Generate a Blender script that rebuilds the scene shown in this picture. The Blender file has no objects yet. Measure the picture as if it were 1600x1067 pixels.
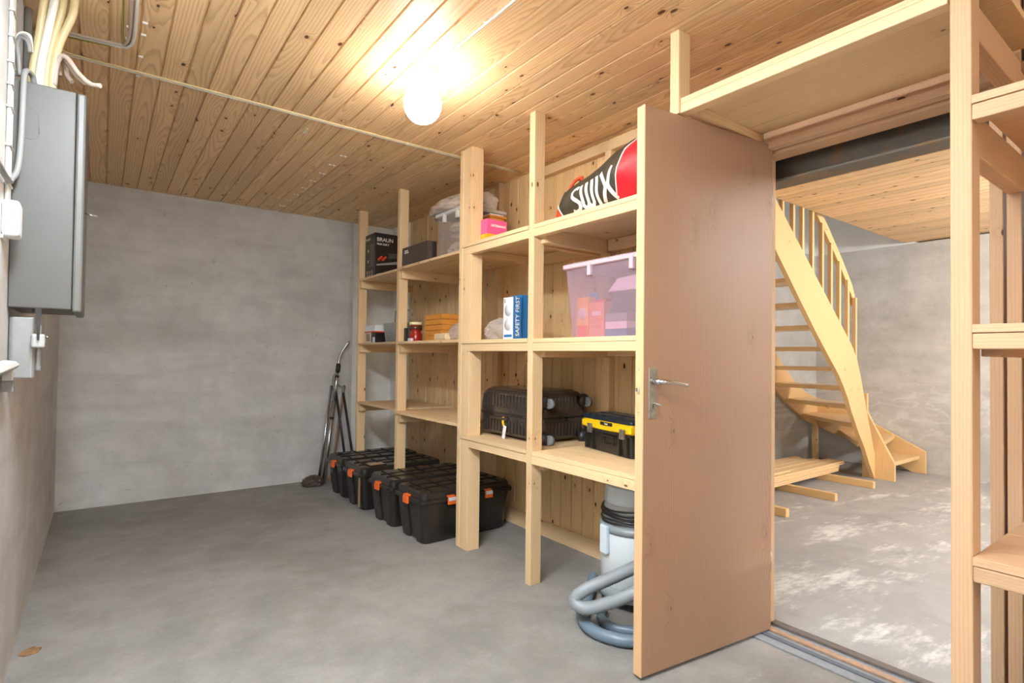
import bpy, bmesh, math, random
from mathutils import Vector, Matrix
random.seed(7)
S = bpy.context.scene
COL = S.collection
PI = math.pi

# ------------------------------------------------------------------ camera
cd = bpy.data.cameras.new('camera'); cam = bpy.data.objects.new('camera', cd); COL.objects.link(cam)
F_PX, CY = 858.944, 541.909
cd.sensor_fit = 'HORIZONTAL'; cd.sensor_width = 36.0
cd.lens = F_PX * 36.0 / 1600.0
cd.shift_y = (CY - 533.5) / 1600.0
cd.clip_start = 0.02; cd.clip_end = 60
_r = Vector((0.8016413661, -0.5976923729, 0.0116166891))
_u = Vector((-0.0195464422, -0.0067844839, 0.9997859308))
_f = Vector((0.5974856122, 0.8016968248, 0.0171214824))
cam.matrix_world = Matrix(((_r.x, _u.x, -_f.x, 0), (_r.y, _u.y, -_f.y, 0), (_r.z, _u.z, -_f.z, 1.15), (0, 0, 0, 1)))
S.camera = cam

# ------------------------------------------------------------------ view and world
S.view_settings.view_transform = 'Standard'; S.view_settings.look = 'None'
S.view_settings.gamma = 1.0; S.view_settings.use_curve_mapping = False
S.view_settings.exposure = 1.0
W = bpy.data.worlds.new('world'); S.world = W; W.use_nodes = True
W.node_tree.nodes['Background'].inputs[0].default_value = (0.8, 0.85, 1, 1)
W.node_tree.nodes['Background'].inputs[1].default_value = 0.0

GLOBE_POWER = 29.0        # emission of the frosted globes
FILL_POWER = 72.0         # emission of the fill tubes added out of view

# ------------------------------------------------------------------ materials
def lin(c):
    if isinstance(c, str): c = [int(c[i:i+2], 16) / 255 for i in (0, 2, 4)]
    return tuple(((x / 12.92) if x <= .04045 else ((x + .055) / 1.055) ** 2.4) for x in c) + (1.0,)

class NT:
    def __init__(s, name):
        s.m = bpy.data.materials.new(name); s.m.use_nodes = True
        s.t = s.m.node_tree; s.n = s.t.nodes; s.b = s.n['Principled BSDF']; s.out = s.n['Material Output']
    def put(s, sock, v):
        if isinstance(v, bpy.types.NodeSocket): s.t.links.new(v, sock)
        else: sock.default_value = v
    def math(s, op, a, b=None, c=None, clamp=False):
        n = s.n.new('ShaderNodeMath'); n.operation = op; n.use_clamp = clamp
        s.put(n.inputs[0], a)
        if b is not None: s.put(n.inputs[1], b)
        if c is not None: s.put(n.inputs[2], c)
        return n.outputs[0]
    def comb(s, x, y, z):
        n = s.n.new('ShaderNodeCombineXYZ')
        for i, v in enumerate((x, y, z)): s.put(n.inputs[i], v)
        return n.outputs[0]
    def noise(s, vec, scale=1, detail=2, rough=.5, dist=0):
        n = s.n.new('ShaderNodeTexNoise'); s.put(n.inputs['Vector'], vec)
        n.inputs['Scale'].default_value = scale; n.inputs['Detail'].default_value = detail
        n.inputs['Roughness'].default_value = rough; n.inputs['Distortion'].default_value = dist
        return n.outputs[0]
    def ramp(s, v, stops, interp='LINEAR'):
        n = s.n.new('ShaderNodeValToRGB'); n.color_ramp.interpolation = interp; s.put(n.inputs[0], v)
        e = n.color_ramp.elements
        while len(e) < len(stops): e.new(.5)
        for i, (p, c) in enumerate(stops):
            e[i].position = p; e[i].color = c if not isinstance(c, (int, float)) else (c, c, c, 1)
        return n.outputs[0]
    def mrange(s, v, a, b, c=0, d=1, smooth=True):
        n = s.n.new('ShaderNodeMapRange'); n.interpolation_type = 'SMOOTHSTEP' if smooth else 'LINEAR'
        s.put(n.inputs[0], v)
        for i, x in enumerate((a, b, c, d)): s.put(n.inputs[i + 1], x)
        return n.outputs[0]
    def mix(s, f, a, b, mode='MIX'):
        n = s.n.new('ShaderNodeMix'); n.data_type = 'RGBA'; n.blend_type = mode
        s.put(n.inputs[0], f); s.put(n.inputs[6], a); s.put(n.inputs[7], b); return n.outputs[2]
    def obj(s):
        n = s.n.new('ShaderNodeTexCoord'); return n.outputs['Object']
    def sep(s, v):
        n = s.n.new('ShaderNodeSeparateXYZ'); s.put(n.inputs[0], v); return n.outputs
    def bump(s, h, strength=.3, dist=.002):
        n = s.n.new('ShaderNodeBump'); n.inputs['Strength'].default_value = strength
        n.inputs['Distance'].default_value = dist; s.put(n.inputs['Height'], h)
        s.t.links.new(n.outputs[0], s.b.inputs['Normal'])

def plain(name, c, rough=.5, metal=0, noise=.0, alpha=None, coat=0, scale=40):
    t = NT(name); col = lin(c)
    if noise:
        n = t.noise(t.obj(), scale, 4, .6)
        f = t.mrange(n, .3, .7)
        t.put(t.b.inputs['Base Color'], t.mix(f, tuple(x * (1 - noise) for x in col[:3]) + (1,), tuple(min(1, x * (1 + noise)) for x in col[:3]) + (1,)))
    else: t.b.inputs['Base Color'].default_value = col
    t.b.inputs['Roughness'].default_value = rough; t.b.inputs['Metallic'].default_value = metal
    if coat: t.b.inputs['Coat Weight'].default_value = coat
    if alpha is not None: t.b.inputs['Alpha'].default_value = alpha
    return t.m

def emit(name, c, k):
    t = NT(name); t.b.inputs['Base Color'].default_value = (.9, .9, .9, 1)
    t.b.inputs['Emission Color'].default_value = (c[0], c[1], c[2], 1); t.b.inputs['Emission Strength'].default_value = k
    return t.m

def wood(name, g, light, dark, knot='5a3418', w=None, x0=0, across=None, freq=26, contrast=.45,
         knots=.35, ksize=1.0, rough=.55, tone=.12, third=None, coat=0, slope=.34, ku=9.5, kv=5.2):
    """g = grain axis; w = board width, split along 'across' from x0"""
    t = NT(name); P = t.sep(t.obj()); ax = {'x': 0, 'y': 1, 'z': 2}
    oi = t.n.new('ShaderNodeObjectInfo').outputs['Random']
    G = P[ax[g]]; oth = [a for a in 'xyz' if a != g]
    if w:
        A = t.math('SUBTRACT', P[ax[across]], x0)
        idx = t.math('FLOOR', t.math('DIVIDE', A, w))
        u = t.math('SUBTRACT', A, t.math('MULTIPLY', t.math('ADD', idx, .5), w))
        seed = t.math('ADD', idx, t.math('MULTIPLY', oi, 9.0))
    else:
        u = t.math('ADD', P[ax[oth[0]]], t.math('MULTIPLY', P[ax[oth[1]]], 1.13))
        seed = t.math('MULTIPLY', oi, 137.0)
    wn = t.n.new('ShaderNodeTexWhiteNoise'); wn.noise_dimensions = '1D'; t.put(wn.inputs['W'], seed)
    rc = t.sep(wn.outputs['Color'])
    v = t.math('ADD', G, t.math('MULTIPLY', rc[0], 17.0))
    s7 = t.math('MULTIPLY', seed, 7.31)
    d = t.math('MULTIPLY', t.math('SUBTRACT', t.noise(t.comb(s7, t.math('MULTIPLY', v, .62), 3.1), 1, 1, .4), .5), slope)
    off = t.math('MULTIPLY', t.math('SUBTRACT', rc[1], .5), .10)
    # knots
    vo = t.n.new('ShaderNodeTexVoronoi'); vo.voronoi_dimensions = '2D'
    vo.inputs['Scale'].default_value = 1
    t.put(vo.inputs['Vector'], t.comb(t.math('ADD', t.math('MULTIPLY', u, ku), t.math('MULTIPLY', seed, 3.77)), t.math('MULTIPLY', v, kv), 0))
    dd = vo.outputs['Distance']; vc = t.sep(vo.outputs['Color'])
    on = t.math('LESS_THAN', vc[0], knots)
    size = t.math('MULTIPLY', t.math('ADD', t.math('MULTIPLY', vc[1], .07), .045), ksize)
    kn = t.math('MULTIPLY', on, t.mrange(dd, t.math('MULTIPLY', size, .75), size, 1, 0))
    halo = t.math('MULTIPLY', on, t.mrange(dd, 0.02, .34, 1, 0))
    nz = t.noise(t.comb(t.math('MULTIPLY', u, 22), t.math('MULTIPLY', v, 2.4), s7), 1, 3, .55)
    uu = t.math('ADD', t.math('ADD', u, off), t.math('MULTIPLY', halo, .030))
    r = t.math('SQRT', t.math('ADD', t.math('MULTIPLY', uu, uu), t.math('MULTIPLY', d, d)))
    r = t.math('ADD', r, t.math('MULTIPLY', nz, .016))
    ph = t.math('FRACT', t.math('MULTIPLY', r, freq * 4.2))
    ring = t.ramp(ph, [(0, .0), (.45, .25), (.85, 1.0), (1, .0)])
    fib = t.noise(t.comb(t.math('MULTIPLY', u, 420), t.math('MULTIPLY', v, 7), s7), 1, 2, .6)
    f = t.math('MULTIPLY', ring, contrast)
    f = t.math('ADD', f, t.math('MULTIPLY', t.math('SUBTRACT', fib, .5), .5), clamp=True)
    f = t.math('ADD', f, t.math('MULTIPLY', halo, .22), clamp=True)
    c = t.mix(f, lin(light), lin(dark))
    tv = t.math('ADD', t.math('MULTIPLY', t.math('SUBTRACT', rc[2], .5), tone * 2), 1.0)
    hsv = t.n.new('ShaderNodeHueSaturation'); t.put(hsv.inputs['Color'], c); t.put(hsv.inputs['Value'], tv)
    c = t.mix(kn, hsv.outputs[0], lin(knot))
    t.put(t.b.inputs['Base Color'], c)
    t.b.inputs['Roughness'].default_value = rough
    if coat: t.b.inputs['Coat Weight'].default_value = coat; t.b.inputs['Coat Roughness'].default_value = .25
    t.bump(t.math('ADD', ring, fib), .12, .001)
    return t.m

def concrete(name, c0, c1, stain=None, mode='wall', rough=.85):
    t = NT(name); p = t.obj(); P = t.sep(p)
    n1 = t.noise(p, .9, 6, .62, .4); n2 = t.noise(p, 5.5, 6, .65, .2); n3 = t.noise(p, 60, 3, .6)
    f = t.math('ADD', t.math('MULTIPLY', n1, .55), t.math('ADD', t.math('MULTIPLY', n2, .33), t.math('MULTIPLY', n3, .12)))
    f = t.mrange(f, .36, .64)
    c = t.mix(f, lin(c0), lin(c1))
    if mode == 'wall':      # trowelled, faint horizontal drift
        st = t.noise(t.comb(t.math('MULTIPLY', t.math('ADD', P[0], P[1]), .8), 0, t.math('MULTIPLY', P[2], 5.0)), 1.3, 5, .6, .5)
        c = t.mix(t.math('MULTIPLY', t.mrange(st, .40, .72), .22), c, lin('8b857c'))
        pit = t.noise(p, 26, 2, .5); c = t.mix(t.math('MULTIPLY', t.mrange(pit, .72, .78), .35), c, lin('6a655f'))
        if stain:           # lime bloom patches on the block wall, low down
            band = t.math('MULTIPLY', t.mrange(P[2], .2, .45, 0, 1), t.mrange(P[2], .75, 1.0, 1, 0))
            b = t.noise(t.comb(t.math('MULTIPLY', P[1], 3.2), 0, t.math('MULTIPLY', P[2], 7.5)), 1, 3, .5, .5)
            edge = t.math('SUBTRACT', 1.0, t.math('MULTIPLY', t.math('ABSOLUTE', t.math('SUBTRACT', b, .5)), 22), clamp=True)
            c = t.mix(t.math('MULTIPLY', t.math('MULTIPLY', edge, band), .38), c, lin('e2e2e0'))
    if mode == 'floor':     # lime bloom and worn screed, stronger through the doorway
        q = t.comb(t.math('ADD', t.math('MULTIPLY', P[0], 1.0), t.math('MULTIPLY', P[1], .5)), t.math('MULTIPLY', P[1], 2.6), 0)
        s1 = t.noise(q, 1.5, 8, .66, .15); s2 = t.noise(q, 9, 6, .7, .1)
        m = t.math('ADD', t.math('MULTIPLY', s1, .65), t.math('MULTIPLY', s2, .35))
        wx = t.mrange(P[0], 1.6, 3.0, 0, 1); wy = t.mrange(P[1], 2.4, 1.0, 0, 1)
        near = t.math('ADD', t.math('MULTIPLY', wx, .75), t.math('MULTIPLY', wy, .45), clamp=True)
        thr = t.math('SUBTRACT', .66, t.math('MULTIPLY', near, .17))
        mm = t.mrange(m, thr, t.math('ADD', thr, .15))
        c = t.mix(t.math('MULTIPLY', near, t.math('MULTIPLY', t.mrange(P[0], 2.28, 2.34, 0, 1), .34)), c, lin('c4c4c2'))
        c = t.mix(t.math('MULTIPLY', mm, t.math('ADD', .25, t.math('MULTIPLY', near, .6))), c, lin('dcdcd8'))
        sp = t.noise(p, 38, 2, .5); c = t.mix(t.math('MULTIPLY', t.mrange(sp, .75, .79), .5), c, lin('3d3a36'))
        dk = t.noise(p, 1.9, 5, .6, 1.2); c = t.mix(t.math('MULTIPLY', t.mrange(dk, .52, .75), .28), c, lin('6f6a63'))
    t.put(t.b.inputs['Base Color'], c); t.b.inputs['Roughness'].default_value = rough
    t.bump(t.math('ADD', n2, t.math('MULTIPLY', n3, .4)), .25, .006)
    return t.m

def clear(name, tint, k=.35, rough=.12):
    """translucent moulded plastic"""
    t = NT(name); g = t.n.new('ShaderNodeBsdfTransparent'); g.inputs[0].default_value = lin(tint)
    mx = t.n.new('ShaderNodeMixShader')
    t.b.inputs['Base Color'].default_value = lin(tint); t.b.inputs['Roughness'].default_value = rough
    lw = t.n.new('ShaderNodeLayerWeight'); lw.inputs[0].default_value = .25
    fac = t.math('ADD', t.math('MULTIPLY', lw.outputs['Facing'], .25), k, clamp=True)
    t.put(mx.inputs[0], fac); t.t.links.new(g.outputs[0], mx.inputs[1]); t.t.links.new(t.b.outputs[0], mx.inputs[2])
    t.t.links.new(mx.outputs[0], t.out.inputs[0]); return t.m

GW = .0948
M = {}
M['ceil'] = wood('ceiling_boards', 'y', 'f4cf9d', 'b98650', '5f3a1c', w=GW, x0=.189, across='x', freq=19, contrast=.50, knots=.24, ksize=.85, tone=.10, rough=.5)
M['ceil2'] = wood('ceiling_boards_far', 'y', 'f0cc9d', 'c08a58', '5a3418', w=GW, x0=.189, across='x', freq=19, contrast=.35, knots=.26, ksize=.95, tone=.12)
M['panel'] = wood('panel_boards', 'z', 'efcc96', 'bd8850', '4f2c14', w=GW, x0=2.952, across='y', freq=18, contrast=.36, knots=.48, ksize=.85, tone=.08, slope=.15)
for a in 'xyz':
    M['pine_' + a] = wood('pine_' + a, a, 'e9c899', 'c6966a', '7a4c26', freq=15, contrast=.34, knots=.16, ksize=.65, tone=.07, slope=.2)
    M['stair_' + a] = wood('stair_pine_' + a, a, 'eac28a', 'c8955a', '8a5526', freq=13, contrast=.30, knots=.10, ksize=.7, tone=.07, rough=.4, coat=.25)
    M['rough_' + a] = wood('rough_pine_' + a, a, 'caa27c', 'a67c5a', '5f391b', freq=24, contrast=.30, knots=.15, ksize=.9, tone=.10, rough=.75)
M['veneer'] = wood('door_veneer', 'z', 'a07a5e', '7f5c43', '573420', freq=24, contrast=.42, knots=.16, ksize=.22, tone=0, rough=.42, slope=.6, ku=9, kv=3)
M['lip'] = wood('door_lipping', 'z', 'dcb183', 'c0946a', '6d4526', freq=22, contrast=.3, knots=.1, ksize=.4, tone=0)
M['wall'] = concrete('wall_concrete', 'bcb8b4', 'd8d5d1')
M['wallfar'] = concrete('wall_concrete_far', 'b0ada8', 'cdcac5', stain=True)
M['floor'] = concrete('floor_concrete', '7e7a75', '9b9691', mode='floor', rough=.7)
M['plaster'] = plain('white_plaster', 'f2eee6', .9, noise=.06, scale=6)
M['white'] = plain('white_paint', 'e8e8e6', .6, noise=.03, scale=8)
M['steel'] = None
def rust():
    t = NT('rusty_steel'); p = t.obj(); n = t.noise(p, 9, 6, .65, .6)
    c = t.mix(t.mrange(n, .45, .68), lin('6e675c'), lin('8a6a48')); t.put(t.b.inputs['Base Color'], c)
    t.b.inputs['Metallic'].default_value = .35; t.b.inputs['Roughness'].default_value = .55; return t.m
M['steel'] = rust()
M['chrome'] = plain('chrome', 'c8cccf', .22, 1)
M['zinc'] = plain('worn_zinc', 'a09a8e', .38, .8, noise=.15, scale=60)
M['cab'] = plain('grey_enamel', '54504b', .45, .0, noise=.03, scale=12)
M['cabside'] = plain('grey_enamel_light', '625f59', .4, .0, noise=.03, scale=12)
M['alu'] = plain('cast_grey', '9a9a98', .35, .5, noise=.04)
M['pvcw'] = plain('white_pvc', 'e9e6dd', .35)
M['pvcs'] = plain('shaded_pvc', 'c4c1b9', .4)  # shaded copy of white PVC, darkened so the lit wall cables don't clip
M['pvcc'] = plain('cream_pvc', 'd9c594', .35)
M['pvcp'] = plain('pale_pink_cable', 'c6b3a4', .45)
M['pvcg'] = plain('grey_cable', '8f8e8b', .5)
M['earth'] = plain('earth_wire', 'a8a23e', .5)
M['black'] = plain('black_plastic', '292521', .27, noise=.06, scale=25)
M['blackb'] = plain('blueblack_plastic', '1d2830', .3)
M['orange'] = plain('orange_plastic', 'ee6a1f', .35)
M['clipw'] = plain('pale_clip', 'c9cbd0', .3)
M['tan'] = plain('tan_tape', 'a98b6e', .5)
M['darkb'] = plain('suitcase_shell', '3b322c', .22, noise=.06, scale=50, coat=.4)
M['rub'] = plain('wheel_grey', '8d9196', .35)
M['yel'] = plain('yellow_plastic', 'f2c414', .35)
M['vacw'] = plain('vac_white', 'd9dcdc', .3)
M['vacg'] = plain('vac_grey', '8e9494', .35)
M['vacb'] = plain('vac_lightblue', 'dfe8ee', .3)
M['hose'] = plain('grey_hose', '8d9194', .4)
M['hoseb'] = plain('blue_hose', '6c7c88', .35)
M['red'] = plain('red_nylon', 'd8202c', .45, noise=.15, scale=18)
M['redo'] = plain('bright_red_nylon', 'ee4a24', .45, noise=.1, scale=18)
M['olive'] = plain('black_nylon', '3f3a2d', .5, noise=.25, scale=14)
M['letter'] = plain('white_print', 'f3ece2', .5)
M['cardk'] = plain('black_card', '2c2624', .35)
M['cardk2'] = plain('brown_card', '4a3c35', .45)
M['cardo'] = plain('orange_card', 'd08a33', .6, noise=.05)
M['cardw'] = plain('white_card', 'e8e9ec', .5)
M['cardb'] = plain('blue_card', '2e76b4', .4)
M['pink'] = plain('pink_card', 'ee5f96', .45)
M['redc'] = plain('red_card', 'd43a28', .45)
M['yelc'] = plain('amber_card', 'f5b228', .45)
M['grey'] = plain('grey_card', '9c9fa3', .5)
M['clear'] = clear('clear_plastic', 'f2eeea', .05)
M['clearp'] = clear('pink_clear_plastic', 'efdfe6', .13)
M['lidp'] = clear('pink_lid_plastic', 'ecd3da', .72)
M['lidw'] = clear('clear_lid_plastic', 'f0eeea', .70)
M['wrap'] = clear('plastic_wrap', 'e8dfd6', .38, .25)
M['fab'] = plain('pale_cloth', 'd8cfc2', .8, noise=.15, scale=12)
M['weave'] = plain('grey_weave', '7c7b76', .8, noise=.3, scale=60)
M['glassred'] = plain('red_jar', 'a5281d', .2)
M['brownjar'] = plain('brown_jar', '5a3226', .2)
M['broomw'] = plain('brown_stick', '8d6f58', .6, noise=.15, scale=10)

# ------------------------------------------------------------------ mesh builder
class MB:
    def __init__(s): s.v = []; s.f = []; s.mi = []; s.sm = []; s.cur = 0
    def add(s, vs, fs, smooth=False):
        o = len(s.v); s.v += [Vector(p) for p in vs]
        for f in fs: s.f.append([i + o for i in f]); s.mi.append(s.cur); s.sm.append(smooth)
        return s
    def box(s, x0, x1, y0, y1, z0, z1, T=None):
        x0, x1 = min(x0, x1), max(x0, x1); y0, y1 = min(y0, y1), max(y0, y1); z0, z1 = min(z0, z1), max(z0, z1)
        vs = [Vector((x, y, z)) for z in (z0, z1) for y in (y0, y1) for x in (x0, x1)]
        if T is not None: vs = [T @ v for v in vs]
        return s.add(vs, [(0, 2, 3, 1), (4, 5, 7, 6), (0, 1, 5, 4), (2, 6, 7, 3), (0, 4, 6, 2), (1, 3, 7, 5)])
    def loft(s, loops, cap=True, smooth=False, closed=True):
        n = len(loops[0]); vs = [p for l in loops for p in l]; fs = []
        for k in range(len(loops) - 1):
            for i in range(n if closed else n - 1):
                j = (i + 1) % n; fs.append((k * n + i, k * n + j, (k + 1) * n + j, (k + 1) * n + i))
        s.add(vs, fs, smooth)
        if cap:
            s.add(loops[0], [tuple(reversed(range(n)))]); s.add(loops[-1], [tuple(range(n))])
        return s
    def tube(s, path, r, n=10, cap=True, smooth=True, flat=1.0):
        path = [Vector(p) for p in path]; loops = []
        rs = r if isinstance(r, (list, tuple)) else [r] * len(path)
        up = Vector((0, 0, 1)); t0 = (path[1] - path[0]).normalized()
        if abs(t0.dot(up)) > .95: up = Vector((1, 0, 0))
        a = (up - t0 * up.dot(t0)).normalized()
        for i, p in enumerate(path):
            t = (path[min(i + 1, len(path) - 1)] - path[max(i - 1, 0)]).normalized()
            a = (a - t * a.dot(t)).normalized(); b = t.cross(a)
            loops.append([p + (a * math.cos(k * 2 * PI / n) * flat + b * math.sin(k * 2 * PI / n)) * rs[i] for k in range(n)])
        return s.loft(loops, cap, smooth)
    def cyl(s, p0, p1, r, n=16, r1=None): return s.tube([p0, p1], [r, r if r1 is None else r1], n)
    def lathe(s, prof, c=(0, 0, 0), n=28, smooth=True, T=None, sq=None):
        loops = []
        for r, z in prof:
            l = [Vector((c[0] + r * math.cos(k * 2 * PI / n), c[1] + r * math.sin(k * 2 * PI / n), c[2] + z)) for k in range(n)]
            if T is not None: l = [T @ q for q in l]
            loops.append(l)
        return s.loft(loops, True, smooth)
    def prism(s, poly, ax, a0, a1):
        """poly in the two other axes (order x,y,z without ax)"""
        def mk(p, a):
            q = list(p); q.insert('xyz'.index(ax), a); return Vector(q)
        return s.loft([[mk(p, a0) for p in poly], [mk(p, a1) for p in poly]])
    def beam(s, p0, p1, w, h, up=(0, 0, 1)):
        p0, p1 = Vector(p0), Vector(p1); t = (p1 - p0).normalized(); u = Vector(up); u = (u - t * u.dot(t)).normalized(); b = t.cross(u)
        return s.loft([[p + b * (sx * w / 2) + u * (sy * h / 2) for sx, sy in ((-1, -1), (1, -1), (1, 1), (-1, 1))] for p in (p0, p1)])
    def build(s, name, mats, root=None, bevel=0, seg=2, world=True, sub=0):
        me = bpy.data.meshes.new(name)
        Ti = None
        if root is not None and world: Ti = WM(root).inverted()
        me.from_pydata([(Ti @ v) if Ti else v for v in s.v], [], s.f)
        mats = mats if isinstance(mats, (list, tuple)) else [mats]
        for m in mats: me.materials.append(m)
        for p, mi, sm in zip(me.polygons, s.mi, s.sm): p.material_index = mi; p.use_smooth = sm
        bm = bmesh.new(); bm.from_mesh(me); bmesh.ops.remove_doubles(bm, verts=bm.verts, dist=1e-6)
        bmesh.ops.recalc_face_normals(bm, faces=bm.faces); bm.to_mesh(me); bm.free()
        o = bpy.data.objects.new(name, me); COL.objects.link(o)
        if root is not None: o.parent = root
        if bevel:
            b = o.modifiers.new('bevel', 'BEVEL'); b.width = bevel; b.segments = seg; b.limit_method = 'ANGLE'; b.angle_limit = .6
        if sub:
            b = o.modifiers.new('sub', 'SUBSURF'); b.levels = sub; b.render_levels = sub
        return o

def WM(o):
    m = Matrix.Translation(o.location) @ o.rotation_euler.to_matrix().to_4x4()
    return (WM(o.parent) @ m) if o.parent else m

def tag(o, label=None, cat=None, group=None, kind=None):
    if label: o['label'] = label
    if cat: o['category'] = cat
    if group: o['group'] = group
    if kind: o['kind'] = kind
    return o
def thing(name, label, cat, loc=(0, 0, 0), rz=0, group=None):
    o = bpy.data.objects.new(name, None); COL.objects.link(o); o.empty_display_size = .05
    o.location = loc; o.rotation_euler = (0, 0, rz); return tag(o, label, cat, group)
def structure(name, mb, m, label=None, **k):
    o = mb.build(name, m, **k); o['kind'] = 'structure'
    if label: o['label'] = label
    return o
def copy_tree(o, parent=None):
    c = o.copy(); COL.objects.link(c); c.parent = parent
    for ch in list(o.children): copy_tree(ch, c)
    return c
def rrect(hx, hy, r, z, n=5, cx=0, cy=0):
    pts = []
    for qx, qy, a0 in ((1, 1, 0), (-1, 1, PI / 2), (-1, -1, PI), (1, -1, 3 * PI / 2)):
        for k in range(n + 1):
            a = a0 + k * PI / 2 / n
            pts.append(Vector((cx + qx * (hx - r) + r * math.cos(a), cy + qy * (hy - r) + r * math.sin(a), z)))
    return pts
def text_into(mb, s, size, T, depth=.0006, shear=0, spacing=1.0, bold=0, align='LEFT', warp=None):
    cu = bpy.data.curves.new('t', 'FONT'); cu.body = s; cu.size = size; cu.extrude = depth; cu.shear = shear
    cu.space_character = spacing; cu.offset = bold; cu.align_x = align
    o = bpy.data.objects.new('t', cu); COL.objects.link(o); bpy.context.view_layer.update()
    me = bpy.data.meshes.new_from_object(o.evaluated_get(bpy.context.evaluated_depsgraph_get()))
    if warp:
        bm = bmesh.new(); bm.from_mesh(me)
        bmesh.ops.triangulate(bm, faces=bm.faces)
        for _ in range(3): bmesh.ops.subdivide_edges(bm, edges=[e for e in bm.edges if e.calc_length() > size * .12], cuts=1, use_grid_fill=False)
        bm.to_mesh(me); bm.free()
    vs = [(warp(v.co) if warp else T @ v.co) for v in me.vertices]
    mb.add(vs, [tuple(p.vertices) for p in me.polygons])
    bpy.data.objects.remove(o); bpy.data.curves.remove(cu); bpy.data.meshes.remove(me)
def face_T(origin, right, up):
    r = Vector(right).normalized(); u = Vector(up).normalized(); n = r.cross(u)
    return Matrix(((r.x, u.x, n.x, origin[0]), (r.y, u.y, n.y, origin[1]), (r.z, u.z, n.z, origin[2]), (0, 0, 0, 1)))
def curve(pts, n=8):
    """Catmull-Rom through points"""
    P = [Vector(p) for p in pts]; P = [P[0] * 2 - P[1]] + P + [P[-1] * 2 - P[-2]]; out = []
    for i in range(1, len(P) - 2):
        for k in range(n):
            t = k / n; a, b, c, d = P[i - 1:i + 3]
            out.append(.5 * ((2 * b) + (c - a) * t + (2 * a - 5 * b + 4 * c - d) * t * t + (3 * b - a - 3 * c + d) * t ** 3))
    out.append(P[-2]); return out

# ------------------------------------------------------------------ the setting
XL, XP, YB, YN, CZ = -.252, 2.31, 5.10, -3.9, 2.40
XR, YO, YS = 6.81, 2.185, 3.08
structure('floor', MB().box(XL - .2, XR + .2, YN - .2, YB + .2, -.15, 0), M['floor'])
structure('wall_left', MB().box(XL - .15, XL, YN, YB + .15, 0, CZ + .1), M['wall'])
structure('wall_back', MB().box(XL, 1.875, YB, YB + .15, 0, CZ + .1), M['wall'])
structure('wall_back_pier', MB().box(1.875, 1.90, YB - .012, YB + .15, 0, CZ + .1), M['wall'])
structure('wall_back_alcove', MB().box(1.90, 2.46, YB + .0, YB + .15, 0, CZ + .1), M['plaster'])
structure('wall_right_alcove', MB().box(XP - .012, XP + .14, 4.72, YB, 0, CZ + .1), M['plaster'])
structure('wall_front', MB().box(XL, XR, YN - .15, YN, 0, CZ + .1), M['wall'])
structure('wall_right', MB().box(XR, XR + .15, YN, YS + .15, 0, 2.385), M['wallfar'])
structure('wall_right_upper', MB().box(XR - .004, XR + .15, YO - .1, YS + .15, 2.385, 4.9), M['white'])
structure('wall_back_stairwell', MB().box(XP + .14, XR, YS, YS + .15, 0, 2.385), M['wallfar'])
structure('wall_back_stairwell_upper', MB().box(2.45, XR, YS - .004, YS + .15, 2.385, 4.9), M['white'])
structure('wall_left_stairwell_upper', MB().box(2.40, 2.45, YO, YS + .15, CZ + .1, 4.9), M['white'])
structure('wall_front_stairwell_upper', MB().box(2.40, XR, YO - .1, YO, CZ + .022, 4.9), M['white'])
structure('ceiling_upper', MB().box(2.40, XR + .15, YO - .1, YS + .15, 4.9, 5.0), M['white'])

def boards_ceiling(name, x0, x1, y0, y1, z, m, th=.022):
    """tongue and groove boards: v-grooves every GW, running along y"""
    k0 = math.floor((x0 - .189) / GW) + 1; xs = []; g = .0050; dp = .009
    pts = [(x0, z)]
    k = k0
    while .189 + k * GW < x1 - .005:
        gx = .189 + k * GW
        if gx - g > x0: pts += [(gx - g, z), (gx - g * .3, z + dp), (gx + g * .3, z + dp), (gx + g, z)]
        k += 1
    pts.append((x1, z)); top = [(x1, z + th), (x0, z + th)]
    mb = MB(); n = len(pts)
    vs = [Vector((p[0], y, p[1])) for y in (y0, y1) for p in pts]
    mb.add(vs, [(i, i + 1, n + i + 1, n + i) for i in range(n - 1)])
    mb.box(x0, x1, y0, y1, z + dp + .001, z + th)
    return structure(name, mb, m)
boards_ceiling('ceiling', XL - .1, XP + .14, YN - .1, YB + .1, CZ, M['ceil'])
boards_ceiling('ceiling_right', XP + .14, XR + .1, YN - .1, YO, CZ, M['ceil2'])

# board partition between the two rooms: boards on x = 2.31, grooves along z
def board_panel(name, y0, y1, z0, z1, x=XP, th=.022):
    g = .0055; dp = .009; pts = [(y0, x)]; k = math.floor((y0 - 2.952) / GW) + 1
    while 2.952 + k * GW < y1 - .004:
        gy = 2.952 + k * GW; pts += [(gy - g, x), (gy - g * .3, x + dp), (gy + g * .3, x + dp), (gy + g, x)]; k += 1
    pts.append((y1, x)); mb = MB(); n = len(pts)
    vs = [Vector((p[1], p[0], z)) for z in (z0, z1) for p in pts]
    mb.add(vs, [(i, i + 1, n + i + 1, n + i) for i in range(n - 1)])
    mb.box(x + dp + .001, x + th, y0, y1, z0, z1)
    return structure(name, mb, M['panel'])
board_panel('wall_partition', 1.286, 4.72, 0, CZ)
board_panel('wall_partition_right', YN, .37, 0, CZ)
structure('wall_partition_far_side', MB().box(XP + .10, XP + .12, 1.29, YS, 0, CZ), M['plaster'])
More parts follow.
